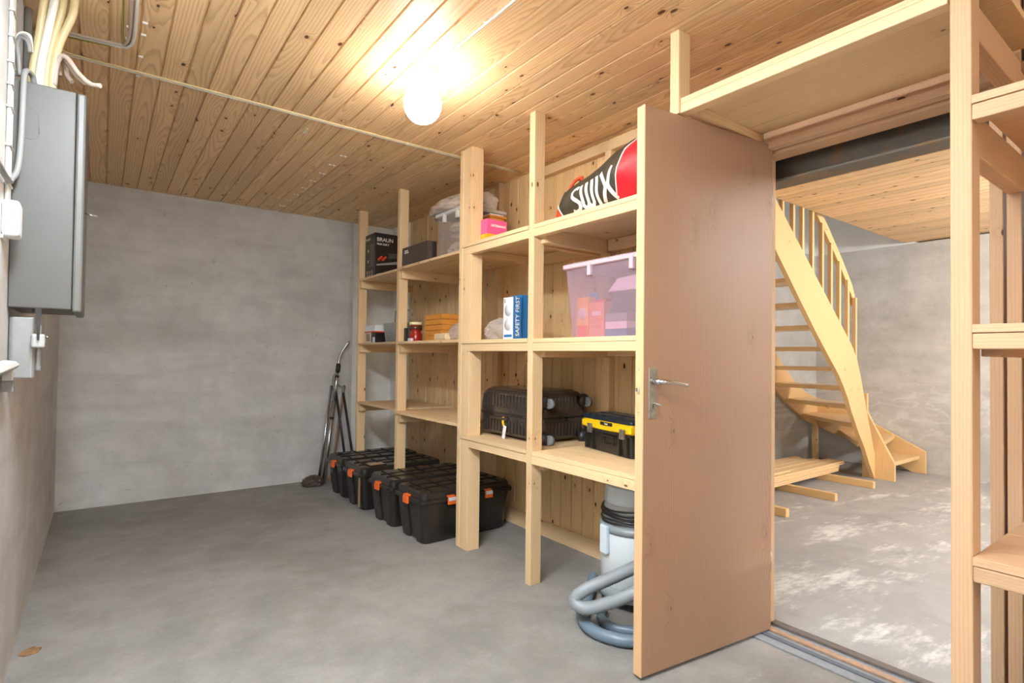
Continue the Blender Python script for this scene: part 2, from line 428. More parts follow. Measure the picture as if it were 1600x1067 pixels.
# framing lumber on the room side of the boards
structure('trim_1', MB().box(XP - .045, XP, 1.29, 2.86, 2.315, 2.372), M['pine_y'], bevel=.002)
structure('trim_2', MB().box(XP - .022, XP, 1.29, 4.72, 0, .095), M['pine_y'], bevel=.002)
for i, y in enumerate((3.235, 2.155, 1.35)):
    structure('trim_%d' % (i + 3), MB().box(XP - .045, XP, y - .024, y + .024, .095, 2.315 if y < 3 else CZ), M['pine_z'], bevel=.002)
# doorway lining and header
structure('trim_6', MB().box(XP - .03, XP + .06, 1.245, 1.284, 0, 2.033), M['rough_z'], bevel=.002)
structure('trim_7', MB().box(XP - .055, XP - .012, .37, 1.28, 2.046, 2.078), M['rough_y'], bevel=.002)
structure('trim_8', MB().box(XP + .0, XP + .085, .502, 1.286, 2.033, 2.072), M['rough_y'], bevel=.002)
structure('trim_9', MB().box(XP + .03, XP + .06, .502, 1.286, 2.072, CZ), M['rough_y'])
structure('trim_10', MB().box(XP - .01, XP + .085, .468, .502, 0, CZ), M['rough_z'], bevel=.003)
structure('trim_11', MB().box(XP - .005, XP + .085, .425, .461, 0, CZ), M['rough_z'], bevel=.003)
structure('trim_12', MB().box(XP + .005, XP + .085, .37, .42, 0, CZ), M['rough_z'], bevel=.003)
# doorway sill: a grey base strip with a worn wooden tread and two dark strips
structure('trim_13', MB().box(XP - .13, XP + .07, .37, 1.244, 0, .006), plain('sill_grey', '8d9093', .5, noise=.08), bevel=.001)
structure('trim_14', MB().box(XP - .035, XP - .005, .37, 1.244, .006, .014), plain('sill_wood', 'a8886f', .6, noise=.15), bevel=.001)
structure('trim_15', MB().box(XP + .03, XP + .068, .37, 1.244, .006, .016), plain('sill_dark', '6b625c', .5, noise=.15), bevel=.001)
structure('trim_16', MB().box(XP - .085, XP - .06, .37, 1.244, .006, .010), plain('sill_blue', '59636d', .4, noise=.15), bevel=.001)
# rusty steel beam over the doorway, beyond the header
b = MB(); bx0, bx1, bz0, bz1 = 2.44, 2.56, 1.955, 2.16
b.box(bx0, bx1, YN, YS, bz0, bz0 + .012).box(bx0, bx1, YN, YS, bz1 - .012, bz1).box((bx0 + bx1) / 2 - .004, (bx0 + bx1) / 2 + .004, YN, YS, bz0 + .012, bz1 - .012)
tag(b.build('steel_beam', M['steel'], bevel=.002), 'rusty steel I-beam spanning above the doorway beyond the wooden header', 'beam')
structure('trim_17', MB().box(2.42, 2.60, YN, YO, bz1, CZ), M['rough_y'])

# ------------------------------------------------------------------ lamps
def globe_lamp(x, y, label, power, col=(1, .96, .92)):
    t = thing('ceiling_lamp', label, 'lamp', (x, y, CZ))
    MB().lathe([(.0, 0), (.062, 0), (.060, -.012), (.055, -.062), (.054, -.068), (0, -.068)], (x, y, CZ)).build('lamp_base', plain('porcelain', 'e0cfc2', .4), t)
    prof = [(.001, -.232)] + [(.082 * math.sin(a), -.148 - .084 * math.cos(a)) for a in [k * PI / 14 for k in range(1, 12)]] + [(.05, -.066)]
    MB().lathe(prof, (x, y, CZ), 32).build('globe', emit('lit_globe', col, power), t)
    return t
globe_lamp(1.108, 2.165, 'lit white glass globe ceiling lamp in the middle of the boarded ceiling', GLOBE_POWER)
globe_lamp(5.3, .25, 'unseen lit globe ceiling lamp added in the room beyond the doorway', GLOBE_POWER * 7.6, (.95, .97, 1))  # extra lamp out of view, placed by how the stair is lit
globe_lamp(5.4, 2.62, 'unseen lit globe lamp added high above the stairs', GLOBE_POWER * .5, (1, .97, .93)).location.z = 4.9  # extra lamp out of view, added to light the stairwell
def fill_tube(x, y, lx, ly, label, power, col):  # fill lights added out of view to even out the brightness
    t = thing('fill_tube', label, 'lamp', (x, y, CZ))
    MB().box(x - lx, x + lx, y - ly, y + ly, CZ - .03, CZ).build('housing', M['white'], t, bevel=.004)
    MB().box(x - lx + .01, x + lx - .01, y - ly + .015, y + ly - .015, CZ - .055, CZ - .03).build('diffuser', emit('fill_diffuser', col, power), t, bevel=.006)
fill_tube(.05, .95, .1, .75, 'unseen ceiling fill tube added beside the left wall of the store room', FILL_POWER * .92, (.78, .90, 1))  # added fill for the rack fronts and back wall
fill_tube(1.1, -3.2, .75, .1, 'unseen ceiling fill tube added along the front wall of the store room', FILL_POWER * .95, (.78, .90, 1))  # added fill from behind the camera
fill_tube(4.2, -2.2, .75, .1, 'unseen ceiling fill tube added near the front wall of the far room', FILL_POWER * 1.9, (.78, .90, 1))  # added fill for the far room

# ------------------------------------------------------------------ shelving
X0, X1 = 1.74, 2.265           # front face of the racks, back of the shelves
LV = [.675, 1.243, 1.822]      # shelf tops of the near racks
def shelf_board(y0, y1, zt, root, xf=X0, xb=X1, th=.021, name='shelf_board', m=None):
    n = 5; w = (xb - xf) / n; mb = MB()
    for k in range(n):
        mb.box(xf + k * w + (.0007 if k else 0), xf + (k + 1) * w - .0007, y0, y1, zt - th, zt)
    return mb.build(name, m or M['pine_y'], root, bevel=.0015)
def post(x0, x1, y0, y1, z0, z1, root, name='post'):
    return MB().box(x0, x1, y0, y1, z0, z1).build(name, M['pine_z'], root, bevel=.003)

far = thing('shelving_unit', 'far pine shelving bays with thin shelves beside the grey back wall', 'shelving', (1.78, 4.0, 0))
FX = 1.772
FP = [(4.600, 4.640), (3.800, 3.842)]
for y0, y1 in FP: post(FX, FX + .072, y0, y1, 0, CZ, far)
for i, zt in enumerate((.745, 1.250, 1.800)):
    shelf_board(3.845, 4.597, zt, far, FX - .004, X1, .016)
    shelf_board(2.893, 3.797, zt - (.012 if i == 0 else 0), far, FX - .02, X1, .018)
    for y0 in (4.562, 3.762):
        zc = zt - (.018 if (i or y0 > 4) else .031)
        MB().box(FX + .006, X1, y0, y0 + .036, zc - .062, zc).build('cross_piece', M['pine_x'], far, bevel=.002)

near = thing('shelving_unit', 'near pine shelving bays with thick front beams holding the suitcase and sports bag', 'shelving', (1.78, 2.2, 0))
post(X0, X0 + .085, 2.848, 2.886, 0, CZ, near)
zs = [0] + LV + [CZ]
for k in range(4):             # packing studs between the shelves
    MB().box(X0 + .001, X0 + .086, 2.758, 2.806, zs[k], (zs[k + 1] - .066) if k < 3 else CZ).build('packing_stud', M['pine_z'], near, bevel=.002)
    MB().box(X0 + .002, X0 + .086, 2.8065, 2.847, zs[k], (zs[k + 1] - .066) if k < 3 else CZ).build('packing_stud', M['pine_z'], near, bevel=.002)
post(X0, X0 + .068, 2.160, 2.203, 0, CZ, near)
post(X0 + .03, X0 + .098, 1.372, 1.412, 0, 2.03, near)
for zt in LV:
    shelf_board(2.204, 2.846, zt, near, X0 - .004)
    shelf_board(1.372, 2.159, zt - .002, near, X0 + .001)
    MB().box(X0, X0 + .045, 2.204, 2.800, zt - .066, zt - .0225).build('front_beam', M['pine_y'], near, bevel=.003)
    MB().box(X0 - .001, X0 + .044, 1.413, 2.159, zt - .066, zt - .0245).build('front_beam', M['pine_y'], near, bevel=.003)
    for y0, y1 in ((2.802, 2.846), (2.204, 2.245), (2.118, 2.159)):
        MB().box(X0 + (.002 if y0 > 2.7 else .046), X1, y0, y1, zt - .066 - (.0 if y0 > 2.7 else .03), zt - .0225).build('cross_piece', M['pine_x'], near, bevel=.002)
    MB().box(X1 - .04, X1, 1.45, 2.11, zt - .085, zt - .0245).build('ledger', M['pine_y'], near, bevel=.002)
    MB().box(X1 - .04, X1, 2.25, 2.80, zt - .085, zt - .0245).build('ledger', M['pine_y'], near, bevel=.002)

over = thing('overhead_shelf', 'pine shelf hung from the ceiling over the open brown door', 'shelf', (1.9, .9, 2.08))
shelf_board(.372, 1.284, 2.136, over, X0 + .001, X1 - .01)
MB().box(X0, X0 + .045, .462, 1.284, 2.079, 2.1145).build('front_beam', M['pine_y'], over, bevel=.003)
post(X0 - .008, X0 + .062, 1.285, 1.326, 2.078, CZ, over, 'hanger_post')
MB().box(X0 + .046, X1 - .012, 1.245, 1.284, 2.079, 2.1145).build('cross_piece', M['pine_x'], over, bevel=.002)

right = thing('shelving_unit', 'tall pine shelving rack on the right side of the doorway, cut by the frame', 'shelving', (1.78, .3, 0))
MB().box(X0, X0 + .070, .413, .458, 0, CZ).build('post', M['rough_z'], right, bevel=.004)
post(X0, X0 + .070, -.66, -.615, 0, CZ, right)
for zt in (.667, 1.243, 1.818):
    shelf_board(-.614, .4125, zt, right, X0 - .005, m=M['rough_y'])
    MB().box(X0 - .003, X0 + .042, -.614, .4125, zt - .062, zt - .0225).build('front_beam', M['rough_y'], right, bevel=.004)
    MB().box(X0 + .072 , XP - .012, .415, .458, zt - .135, zt - .03 + .0).build('cross_piece', M['rough_x'], right, bevel=.003) if zt > 1.5 else \
        MB().box(X0 + .072, X1, .372, .4125, zt - .08, zt - .0225).build('cross_piece', M['rough_x'], right, bevel=.003)
MB().box(X0 + .072, XP - .012, .415, .458, 1.985, 2.075).build('cross_piece', M['rough_x'], right, bevel=.003)

# ------------------------------------------------------------------ brown door, standing open
hin = Vector((2.283, 1.214, 0)); ang = math.atan2(1.298 - 1.214, 1.553 - 2.283)
DW, DT, DZ0, DZ1 = .735, .038, .014, 2.066
door = thing('door', 'open brown veneered door standing ajar in front of the shelving', 'door', hin, ang)
# local: +x from hinge to lock edge; camera side is local +y (rotated), thickness to the other side
MB().box(0, DW - .004, -DT, 0, DZ0, DZ1).build('leaf', M['veneer'], door, bevel=.001, world=False)
MB().box(DW - .004, DW, -DT, 0, DZ0, DZ1).build('lipping', M['lip'], door, world=False)
hz = 1.03
lf = MB(); lf.box(DW - .1 + .033, DW - .1 + .073, .0, .004, hz - .10, hz + .085).build('handle_plate', M['zinc'], door, bevel=.004, world=False)
lv = MB(); hx = DW - .1 + .053
lv.tube([(hx, .003, hz + .035), (hx, .042, hz + .035)], .0105, 14)
lv.tube(curve([(hx, .030, hz + .035), (hx - .006, .048, hz + .035), (hx - .03, .054, hz + .034), (hx - .07, .054, hz + .030), (hx - .118, .054, hz + .022)], 6), [.0095] * 10 + [.008] * 15, 12, flat=.9)
lv.build('lever_handle', M['chrome'], door, world=False)
ky = MB(); ky.tube([(hx, .003, hz - .045), (hx, .02, hz - .045)], .003, 8)
ky.tube([(hx + .011 * math.cos(a), .028 + .009 * math.sin(a), hz - .046 + .004 * math.cos(a)) for a in [k * PI / 8 for k in range(17)]], .0025, 8)
ky.build('key', M['chrome'], door, world=False)
MB().box(hx - .002, hx + .002, .004, .0046, hz - .063, hz - .046).build('keyhole', M['cardk'], door, world=False)
fp = MB().box(DW, DW + .0012, -DT / 2 - .0105, -DT / 2 + .0105, hz - .085, hz + .085).build('faceplate', M['lip'], door, world=False)
MB().box(DW + .001, DW + .011, -DT / 2 - .006, -DT / 2 + .006, hz - .005, hz + .012).build('latch', M['chrome'], door, bevel=.003, world=False)
sc = MB()
for z in (-.077, .077): sc.cyl((DW + .001, -DT / 2, hz + z), (DW + .0018, -DT / 2, hz + z), .003, 10)
for z in (-.092, .077): sc.cyl((hx, .004, hz + z), (hx, .0052, hz + z), .003, 10)
sc.build('screw', M['zinc'], door, world=False)
for z in (.25, 1.80):
    MB().cyl((-.006, -.010, z), (-.006, -.010, z + .09), .007).build('hinge', M['zinc'], door, world=False)

# ------------------------------------------------------------------ black storage totes
def make_tote(body, clip, L=.70, Wd=.385, H=.325):
    t = thing('storage_tote', None, 'storage box')
    hx, hy = L / 2, Wd / 2
    mb = MB(); zl = H - .062
    def loop(z, f, rib=True):     # outline with recessed vertical channels
        base = rrect(hx * f, hy * f, .045, z, 5)
        return base
    # tapered body with vertical channels on the four sides
    def outline(z, ins):
        ax, ay = hx - ins, hy - ins; r = .04; d = .012; P = []
        def cor(cx, cy, a0):
            for k in range(6):
                a = a0 + k * PI / 10; P.append(Vector((cx + r * math.cos(a), cy + r * math.sin(a), z)))
        cor(ax - r, ay - r, 0)
        for x in (.62, .12, -.12, -.62):      # long side +y, recess between
            pass
        for xa, xb in ((.50, -.50),):
            P.extend([Vector((ax * .52, ay, z)), Vector((ax * .50, ay - d, z)), Vector((-ax * .50, ay - d, z)), Vector((-ax * .52, ay, z))])
        cor(-ax + r, ay - r, PI / 2)
        P.extend([Vector((-ax, ay * .42, z)), Vector((-ax + d * 1.6, ay * .36, z)), Vector((-ax + d * 1.6, -ay * .36, z)), Vector((-ax, -ay * .42, z))])
        cor(-ax + r, -ay + r, PI)
        P.extend([Vector((-ax * .52, -ay, z)), Vector((-ax * .50, -ay + d * .35, z)), Vector((ax * .50, -ay + d * .35, z)), Vector((ax * .52, -ay, z))])
        cor(ax - r, -ay + r, 3 * PI / 2)
        P.extend([Vector((ax, -ay * .42, z)), Vector((ax - d * 1.6, -ay * .36, z)), Vector((ax - d * 1.6, ay * .36, z)), Vector((ax, ay * .42, z))])
        return P
    mb.loft([outline(0.0, .050), outline(.008, .042), outline(zl * .5, .028), outline(zl, .016)])
    mb.build('body', body, t, world=False)
    lid = MB()
    lid.loft([rrect(hx - .004, hy - .004, .04, zl - .012), rrect(hx, hy, .042, zl - .008), rrect(hx, hy, .042, zl + .010), rrect(hx - .006, hy - .006, .04, zl + .014),
              rrect(hx - .016, hy - .016, .038, zl + .016), rrect(hx - .020, hy - .020, .036, H - .016), rrect(hx - .030, hy - .030, .030, H - .006), rrect(hx - .045, hy - .045, .022, H - .006)])
    lid.build('lid', body, t, world=False)
    rb = MB()
    ax, ay = hx - .045, hy - .045
    for k in range(5):
        x = -ax + .05 + k * (2 * ax - .1) / 4; rb.box(x - .0025, x + .0025, -ay, ay, H - .006, H)
    for y in (-ay * .32, ay * .32): rb.box(-ax, ax, y - .0025, y + .0025, H - .006, H)
    for k in range(4):
        x0 = -ax + .05 + k * (2 * ax - .1) / 4; x1 = x0 + (2 * ax - .1) / 4
        rb.box(x0 + .03, x1 - .03, -ay * .20, ay * .20, H - .006, H - .0045)
    rb.build('lid_ribs', body, t, world=False, bevel=.0012)
    def clipmb(cx, cy, nx, ny, w=.062):
        T = Matrix.Translation((cx, cy, 0)) @ Matrix.Rotation(math.atan2(ny, nx), 4, 'Z')
        m = MB(); m.box(-.002, .012, -w / 2, w / 2, zl - .030, zl + .012, T).box(-.02, .009, -w / 2 + .004, w / 2 - .004, zl + .012, zl + .024, T)
        return m
    for sx in (-1, 1): clipmb(sx * hx, 0, sx, 0).build('clip', clip, t, world=False, bevel=.003)
    for sx in (-1, 1):
        for sy in (-1, 1):
            c = clipmb(sx * .14, sy * hy, 0, sy, .055).build('clip', clip, t, world=False, bevel=.003)
            T = Matrix.Translation((sx * .14, sy * hy, 0)) @ Matrix.Rotation(sy * PI / 2, 4, 'Z')
            MB().box(.0, .0135, -.026, .026, zl - .008, zl + .014, T).build('clip_cap', M['clipw'], c, world=False, bevel=.003)
    return t
tote = make_tote(M['black'], M['orange'])
TG = 'black storage totes on the floor under the shelves'
spots = [(1.885, 3.148, .018, 'black storage tote with orange clips, nearest in the row, beside the double post'),
         (1.872, 3.562, .012, 'black storage tote with orange clips, second nearest, behind the foremost tote'),
         (1.865, 4.050, .008, 'black storage tote with a tan label on its lid and tan tape strip'),
         (1.875, 4.465, .010, 'black storage tote farthest back in the row, next to the grey back wall')]
for i, (x, y, a, lab) in enumerate(spots):
    o = tote if i == 0 else copy_tree(tote)
    o.location = (x, y, 0); o.rotation_euler = (0, 0, a); tag(o, lab, 'storage box', TG)
    if i == 2:
        MB().box(-.25, -.13, -.135, -.05, .3255, .3262).build('label_sticker', M['tan'], o, world=False)
        c = MB(); c.box(-.3345, -.332, -.15, -.115, .03, .25); c.build('tape_strip', M['tan'], o, world=False)
tb = make_tote(M['blackb'], M['orange'], .55, .36, .30)
tb.location = (2.0, .17, 0); tag(tb, 'blue-black storage tote at the foot of the right-hand rack, cut by the frame', 'storage box')

# ------------------------------------------------------------------ suitcase
sx0, sx1, sy0, sy1, sz = 1.935, 2.245, 2.27, 2.86, .676
sc_ = thing('suitcase', 'dark brown ribbed hard-shell suitcase lying flat on the low shelf', 'suitcase', (sx0, sy0, sz))
cx, cy, hx, hy = (sx0 + sx1) / 2, (sy0 + sy1) / 2, (sx1 - sx0) / 2, (sy1 - sy0) / 2
hx = .185; cx = 2.06
def shell(z0, z1, flip):
    d = z1 - z0; st = [(.0, 0), (.001, .35), (.005, .58), (.014, .76), (.030, .89), (.056, .965), (.10, 1.0)]
    if flip: st = [(i, 1 - k) for i, k in st][::-1]
    mb = MB(); mb.loft([rrect(hx - i, hy - i, max(.012, .06 - i * .5), z0 + d * k, 6, cx, cy) for i, k in st], smooth=False)
    n = 15
    zz0, zz1 = (z0 + d * .22, z0 + d * .72)
    if flip: zz0, zz1 = (z0 + d * .25, z0 + d * .80)
    for k in range(n):         # raised ribs on the long side
        y = cy - hy + .075 + k * (2 * hy - .15) / (n - 1)
        mb.box(cx - hx - .005, cx - hx + .01, y - .008, y + .008, zz0, zz1)
    for k in range(12):
        x = cx - hx + .05 + k * (2 * hx - .1) / 11
        mb.box(x - .002, x + .002, cy - hy - .0015, cy - hy + .01, zz0, zz1)
    return mb
shell(.676, .810, True).build('lower_shell', M['darkb'], sc_, bevel=.002)
shell(.818, .968, False).build('upper_shell', M['darkb'], sc_, bevel=.002)
MB().loft([rrect(hx - .008, hy - .008, .055, .809, 6, cx, cy), rrect(hx + .004, hy + .004, .06, .811, 6, cx, cy), rrect(hx + .004, hy + .004, .06, .817, 6, cx, cy), rrect(hx - .008, hy - .008, .055, .819, 6, cx, cy)]).build('zipper', M['cardk'], sc_)
MB().tube(curve([(cx - hx - .001, 2.70, .79), (cx - hx - .012, 2.69, .79), (cx - hx - .013, 2.56, .788), (cx - hx - .001, 2.55, .788)], 5), .009, 8).build('carry_handle', M['cardk'], sc_)
MB().box(cx - hx - .006, cx - hx + .004, 2.455, 2.49, .775, .80).cyl((cx - hx - .008, 2.47, .787), (cx - hx, 2.47, .787), .009).build('lock', M['cardk'], sc_, bevel=.002)
tagm = MB(); tagm.tube([(cx - hx - .014, 2.575, .80), (cx - hx - .02, 2.57, .77), (cx - hx - .017, 2.565, .75)], .011, 6, flat=.25); tagm.build('luggage_tag_strap', M['yel'], sc_)
MB().box(-.002, .002, -.013, .013, -.075, 0, Matrix.Translation((cx - hx - .022, 2.545, .752)) @ Matrix.Rotation(.22, 4, 'X')).build('luggage_tag', M['cardw'], sc_, bevel=.001)
for x, z in ((cx - hx + .045, .700), (cx - hx + .045, .905), (cx + hx - .045, .905), (cx + hx - .045, .700)):
    wf = MB(); wf.lathe([(0, 0), (.040, .0), (.036, .02), (.022, .036), (0, .036)], T=Matrix.Translation((x, sy0 + .004, z)) @ Matrix.Rotation(PI / 2, 4, 'X'), n=20)
    w = wf.build('wheel_housing', M['cardk'], sc_)
    wz = max(z - .006, .676 + .028)
    MB().cyl((x - .011, sy0 - .040, wz), (x + .011, sy0 - .040, wz), .0265, 22).cyl((x - .014, sy0 - .038, wz), (x + .014, sy0 - .038, wz), .008, 12).build('wheel', M['rub'], w)
MB().box(2.06, 2.085, sy0 - .004, sy0 + .004, .797, .835).build('latch', M['black'], sc_, bevel=.002)

# ------------------------------------------------------------------ tool box (rotated a little)
tl = thing('toolbox', 'black and yellow plastic toolbox with metal latches at the end of the low shelf', 'toolbox', (2.055, 2.115, .674), math.atan2(1.745 - 2.115, 1.985 - 2.055))
# local +x runs along the front face away from the far corner, local -y... face normal towards the room is local -y
TL, TD = .40, .20
def tbx(x0, x1, y0, y1, z0, z1, m, name, bev=.004, mbx=None):
    mb = mbx or MB(); mb.box(x0, x1, y0, y1, z0, z1); return mb.build(name, m, tl, bevel=bev, world=False)
# room side is local -y because +x points to -Y world
mb = MB().loft([rrect(TL / 2 - .012, TD / 2 - .012, .012, .0, 3, TL / 2, TD / 2), rrect(TL / 2 - .004, TD / 2 - .004, .012, .115, 3, TL / 2, TD / 2)])
for x in (.02, .075, .30, .36): mb.box(x, x + .012, -.004, .02, .004, .108)
mb.box(.0, TL, -.004, .01, .100, .112)
mb.build('base', M['black'], tl, bevel=.002, world=False)
mb = MB().loft([rrect(TL / 2, TD / 2, .012, .112, 3, TL / 2, TD / 2), rrect(TL / 2, TD / 2, .012, .158, 3, TL / 2, TD / 2)])
mb.box(-.006, .03, -.006, TD + .006, .118, .150).box(TL - .03, TL + .006, -.006, TD + .006, .118, .150).box(.08, .13, -.005, .01, .116, .155).box(.25, .32, -.005, .01, .116, .15)
mb.build('yellow_band', M['yel'], tl, bevel=.003, world=False)
mb = MB().loft([rrect(TL / 2 + .002, TD / 2 + .002, .014, .158, 3, TL / 2, TD / 2), rrect(TL / 2 + .002, TD / 2 + .002, .014, .172, 3, TL / 2, TD / 2), rrect(TL / 2 - .014, TD / 2 - .014, .012, .184, 3, TL / 2, TD / 2)])
for x in (.005, .065, .125): mb.box(x, x + .045, -.004, .03, .160, .184)
mb.build('lid', M['blackb'], tl, bevel=.003, world=False)
MB().box(.05, TL - .05, .07, .13, .184, .190).box(.12, TL - .12, .02, .06, .182, .1865).build('lid_insert', M['blackb'], tl, bevel=.002, world=False)
for x in (.055, .325):
    m = MB()
    m.box(x, x + .036, -.014, -.004, .088, .135)
    for k in range(3): m.box(x + .005 + k * .010, x + .011 + k * .010, -.017, -.012, .103, .135)
    m.build('latch', M['zinc'], tl, bevel=.0015, world=False)
m = MB().box(.17, .27, -.007, .001, .085, .092).box(.17, .27, -.007, .001, .045, .05).box(.165, .172, -.007, .001, .045, .092).box(.268, .275, -.007, .001, .045, .092)
m.build('recessed_grip', M['black'], tl, bevel=.002, world=False)
pl = MB().box(.16, .26, -.0065, -.004, .138, .154).build('badge', M['cardk'], tl, bevel=.001, world=False)
m = MB(); text_into(m, 'Tstak', .013, face_T((.195, -.0068, .142), (1, 0, 0), (0, 0, 1))); m.build('badge_text', M['letter'], pl, world=False)

# ------------------------------------------------------------------ wet and dry vacuum with its hose
vx, vy = 2.055, 1.755
vac = thing('vacuum_cleaner', 'grey and white drum vacuum cleaner standing on the floor behind the open door', 'vacuum cleaner', (vx, vy, 0))
VR = .165
MB().lathe([(0, .03), (VR * .85, .03), (VR + .01, .045), (VR + .012, .075), (VR - .005, .09), (0, .09)], (vx, vy, 0)).build('foot_ring', M['vacg'], vac)
MB().lathe([(0, .085), (VR - .012, .085), (VR - .002, .10), (VR + .002, .34), (VR, .345), (0, .345)], (vx, vy, 0)).build('drum', M['vacw'], vac)
MB().lathe([(0, .34), (VR + .004, .34), (VR + .005, .362), (VR - .002, .375), (0, .375)], (vx, vy, 0)).build('rim', M['vacg'], vac)
MB().lathe([(0, .372), (VR - .012, .372), (VR - .018, .47), (0, .47)], (vx, vy, 0)).build('motor_skirt', plain('vac_midgrey', 'c0c2c2', .35), vac)
MB().loft([rrect(VR - .03, VR - .03, .07, z, 6, vx + dx, vy) if 0 else [Vector((vx + dx + (VR - i) * math.cos(a), vy + (VR - i) * math.sin(a), z)) for a in [k * PI / 8 for k in range(16)]]
    for z, i, dx in ((.465, .018, 0), (.545, .022, 0), (.585, .045, .005), (.605, .075, .01))]).build('motor_head', M['vacb'], vac, bevel=.006)
m = MB()
for k in range(5):
    z = .385 + k * .013 + .0; rr = VR - .008 + (.004 if k % 2 else 0)
    m.tube([(vx + rr * math.cos(a), vy + rr * math.sin(a), z + .006 * math.sin(a * 2 + k)) for a in [j * PI / 16 for j in range(33)]], .0048, 6)
m.tube([(vx + (VR - .012) * math.cos(a), vy + (VR - .012) * math.sin(a), .462 + .02 * math.cos(a + .4)) for a in [j * PI / 16 for j in range(33)]], .0045, 6)
m.build('power_cord', M['cardk'], vac)
a = math.radians(168)
m = MB(); T = Matrix.Translation((vx + (VR + .006) * math.cos(a), vy + (VR + .006) * math.sin(a), 0)) @ Matrix.Rotation(a, 4, 'Z')
m.box(-.006, .016, -.026, .026, .245, .375, T); m.build('clamp', M['vacb'], vac, bevel=.006)
m = MB()
for k in range(4):
    a = k * PI / 2 + .6; m.cyl((vx + .13 * math.cos(a), vy + .13 * math.sin(a) - .012, .024), (vx + .13 * math.cos(a), vy + .13 * math.sin(a) + .012, .024), .024, 14)
m.build('castors', M['cardk'], vac)
def ribbed(path, r, name, m, root=None):
    P = curve(path, 26); out = []; rs = []
    L = 0; prev = P[0]; acc = []
    for p in P: L += (p - prev).length; prev = p
    n = int(L / .0055); tot = [0]
    for i in range(1, len(P)): tot.append(tot[-1] + (P[i] - P[i - 1]).length)
    j = 0
    for k in range(n + 1):
        s = L * k / n
        while j < len(P) - 2 and tot[j + 1] < s: j += 1
        f = (s - tot[j]) / max(1e-9, tot[j + 1] - tot[j]); out.append(P[j].lerp(P[j + 1], f)); rs.append(r if k % 2 else r * .86)
    return MB().tube(out, rs, 12).build(name, m, root)
h1 = [(2.22, 1.48, .32), (2.02, 1.50, .30), (1.883, 1.547, .275), (1.752, 1.608, .225), (1.641, 1.667, .178), (1.605, 1.694, .135), (1.622, 1.648, .112), (1.680, 1.566, .150), (1.740, 1.495, .198), (1.85, 1.42, .26), (2.05, 1.40, .30)]
ribbed(h1, .028, 'hose', M['hose'], vac)
h2 = [(1.99, 1.965, .06), (1.90, 1.90, .030), (1.80, 1.82, .027), (1.70, 1.745, .027), (1.645, 1.66, .027), (1.645, 1.57, .027), (1.70, 1.475, .027), (1.84, 1.405, .027), (2.0, 1.40, .027)]
tag(ribbed(h2, .0265, 'vacuum_hose', M['hoseb']), 'blue-grey ribbed vacuum hose, outermost coil on the floor by the vacuum cleaner', 'hose')
h3 = [(2.02, 1.47, .022), (1.90, 1.48, .022), (1.79, 1.52, .022), (1.735, 1.60, .022), (1.75, 1.68, .022), (1.82, 1.735, .022)]
tag(ribbed(h3, .0215, 'vacuum_hose', M['hoseb']), 'inner ribbed hose coil on the floor between outer coil and vacuum cleaner', 'hose')

# ------------------------------------------------------------------ items on the mid shelves
Z2 = 1.2435; Z2f = 1.2505
def storage_bin(name, label, x0, x1, y0, y1, z0, z1, mat, lid, cat='storage box', taper=.02, rz=0):
    t = thing(name, label, cat, ((x0 + x1) / 2, (y0 + y1) / 2, z0), rz)
    cx, cy, hx, hy = 0, 0, (x1 - x0) / 2, (y1 - y0) / 2; H = z1 - z0
    w = .0025
    outer = [rrect(hx - taper, hy - taper, .02, 0, 4), rrect(hx, hy, .022, H - .02, 4)]
    inner = [rrect(hx - w, hy - w, .02, H - .02, 4), rrect(hx - taper - w, hy - taper - w, .018, .004, 4)]
    mb = MB(); mb.loft(outer + inner, cap=True); mb.build('tub', mat, t, world=False)
    MB().loft([rrect(hx + .004, hy + .004, .024, H - .03, 4), rrect(hx + .012, hy + .012, .026, H - .026, 4), rrect(hx + .012, hy + .012, .026, H - .008, 4), rrect(hx - .004, hy - .004, .02, H, 4)]).build('lid', lid, t, world=False)
    for y in (-hy * .55, hy * .35): MB().box(-hx - .016, -hx + .004, y - .012, y + .012, H - .075, H - .015).build('lid_clip', lid, t, world=False, bevel=.003)
    return t
storage_bin('storage_bin', 'pink-tinted translucent plastic bin full of packets on the middle shelf', 1.88, 2.22, 1.50, 2.085, Z2, 1.62, M['clearp'], M['lidp'], taper=.026)
# packets inside the pink bin
def card(name, label, cat, x0, x1, y0, y1, z0, z1, mats, rz=0, group=None, bev=.001):
    t = thing(name, label, cat, ((x0 + x1) / 2, (y0 + y1) / 2, z0), rz, group)
    hx, hy = (x1 - x0) / 2, (y1 - y0) / 2
    MB().box(-hx, hx, -hy, hy, 0, z1 - z0).build('carton', mats, t, bevel=bev, world=False); return t
zb = Z2 + .005
c = card('carton', 'yellow and red packet at the left end inside the pink bin', 'packet', 1.925, 1.975, 1.955, 2.035, zb, zb + .20, M['yelc'])
MB().lathe([(0, 0), (.031, 0), (.031, .0008), (0, .0008)], T=Matrix.Translation((-.0252, 0, .12)) @ Matrix.Rotation(-PI / 2, 4, 'Y'), n=24).build('round_print', M['letter'], c, world=False)
MB().box(-.0258, -.025, -.035, .035, .0, .06).build('fruit_print', M['redo'], c, world=False)
card('carton', 'red packet standing behind the orange parcel inside the pink bin', 'packet', 1.99, 2.05, 1.90, 1.97, zb, zb + .19, M['redc'])
c = card('carton', 'salmon orange paper parcel with a white label inside the pink bin', 'packet', 1.922, 1.99, 1.845, 1.945, zb, zb + .17, plain('salmon_card', 'e8916a', .6, noise=.08))
MB().box(-.0348, -.034, -.03, .03, .105, .125).build('white_label', M['letter'], c, world=False)
MB().box(-.0348, -.034, -.035, .04, .05, .052).box(-.0348, -.034, -.035, .04, .08, .082).build('print_lines', M['redc'], c, world=False)
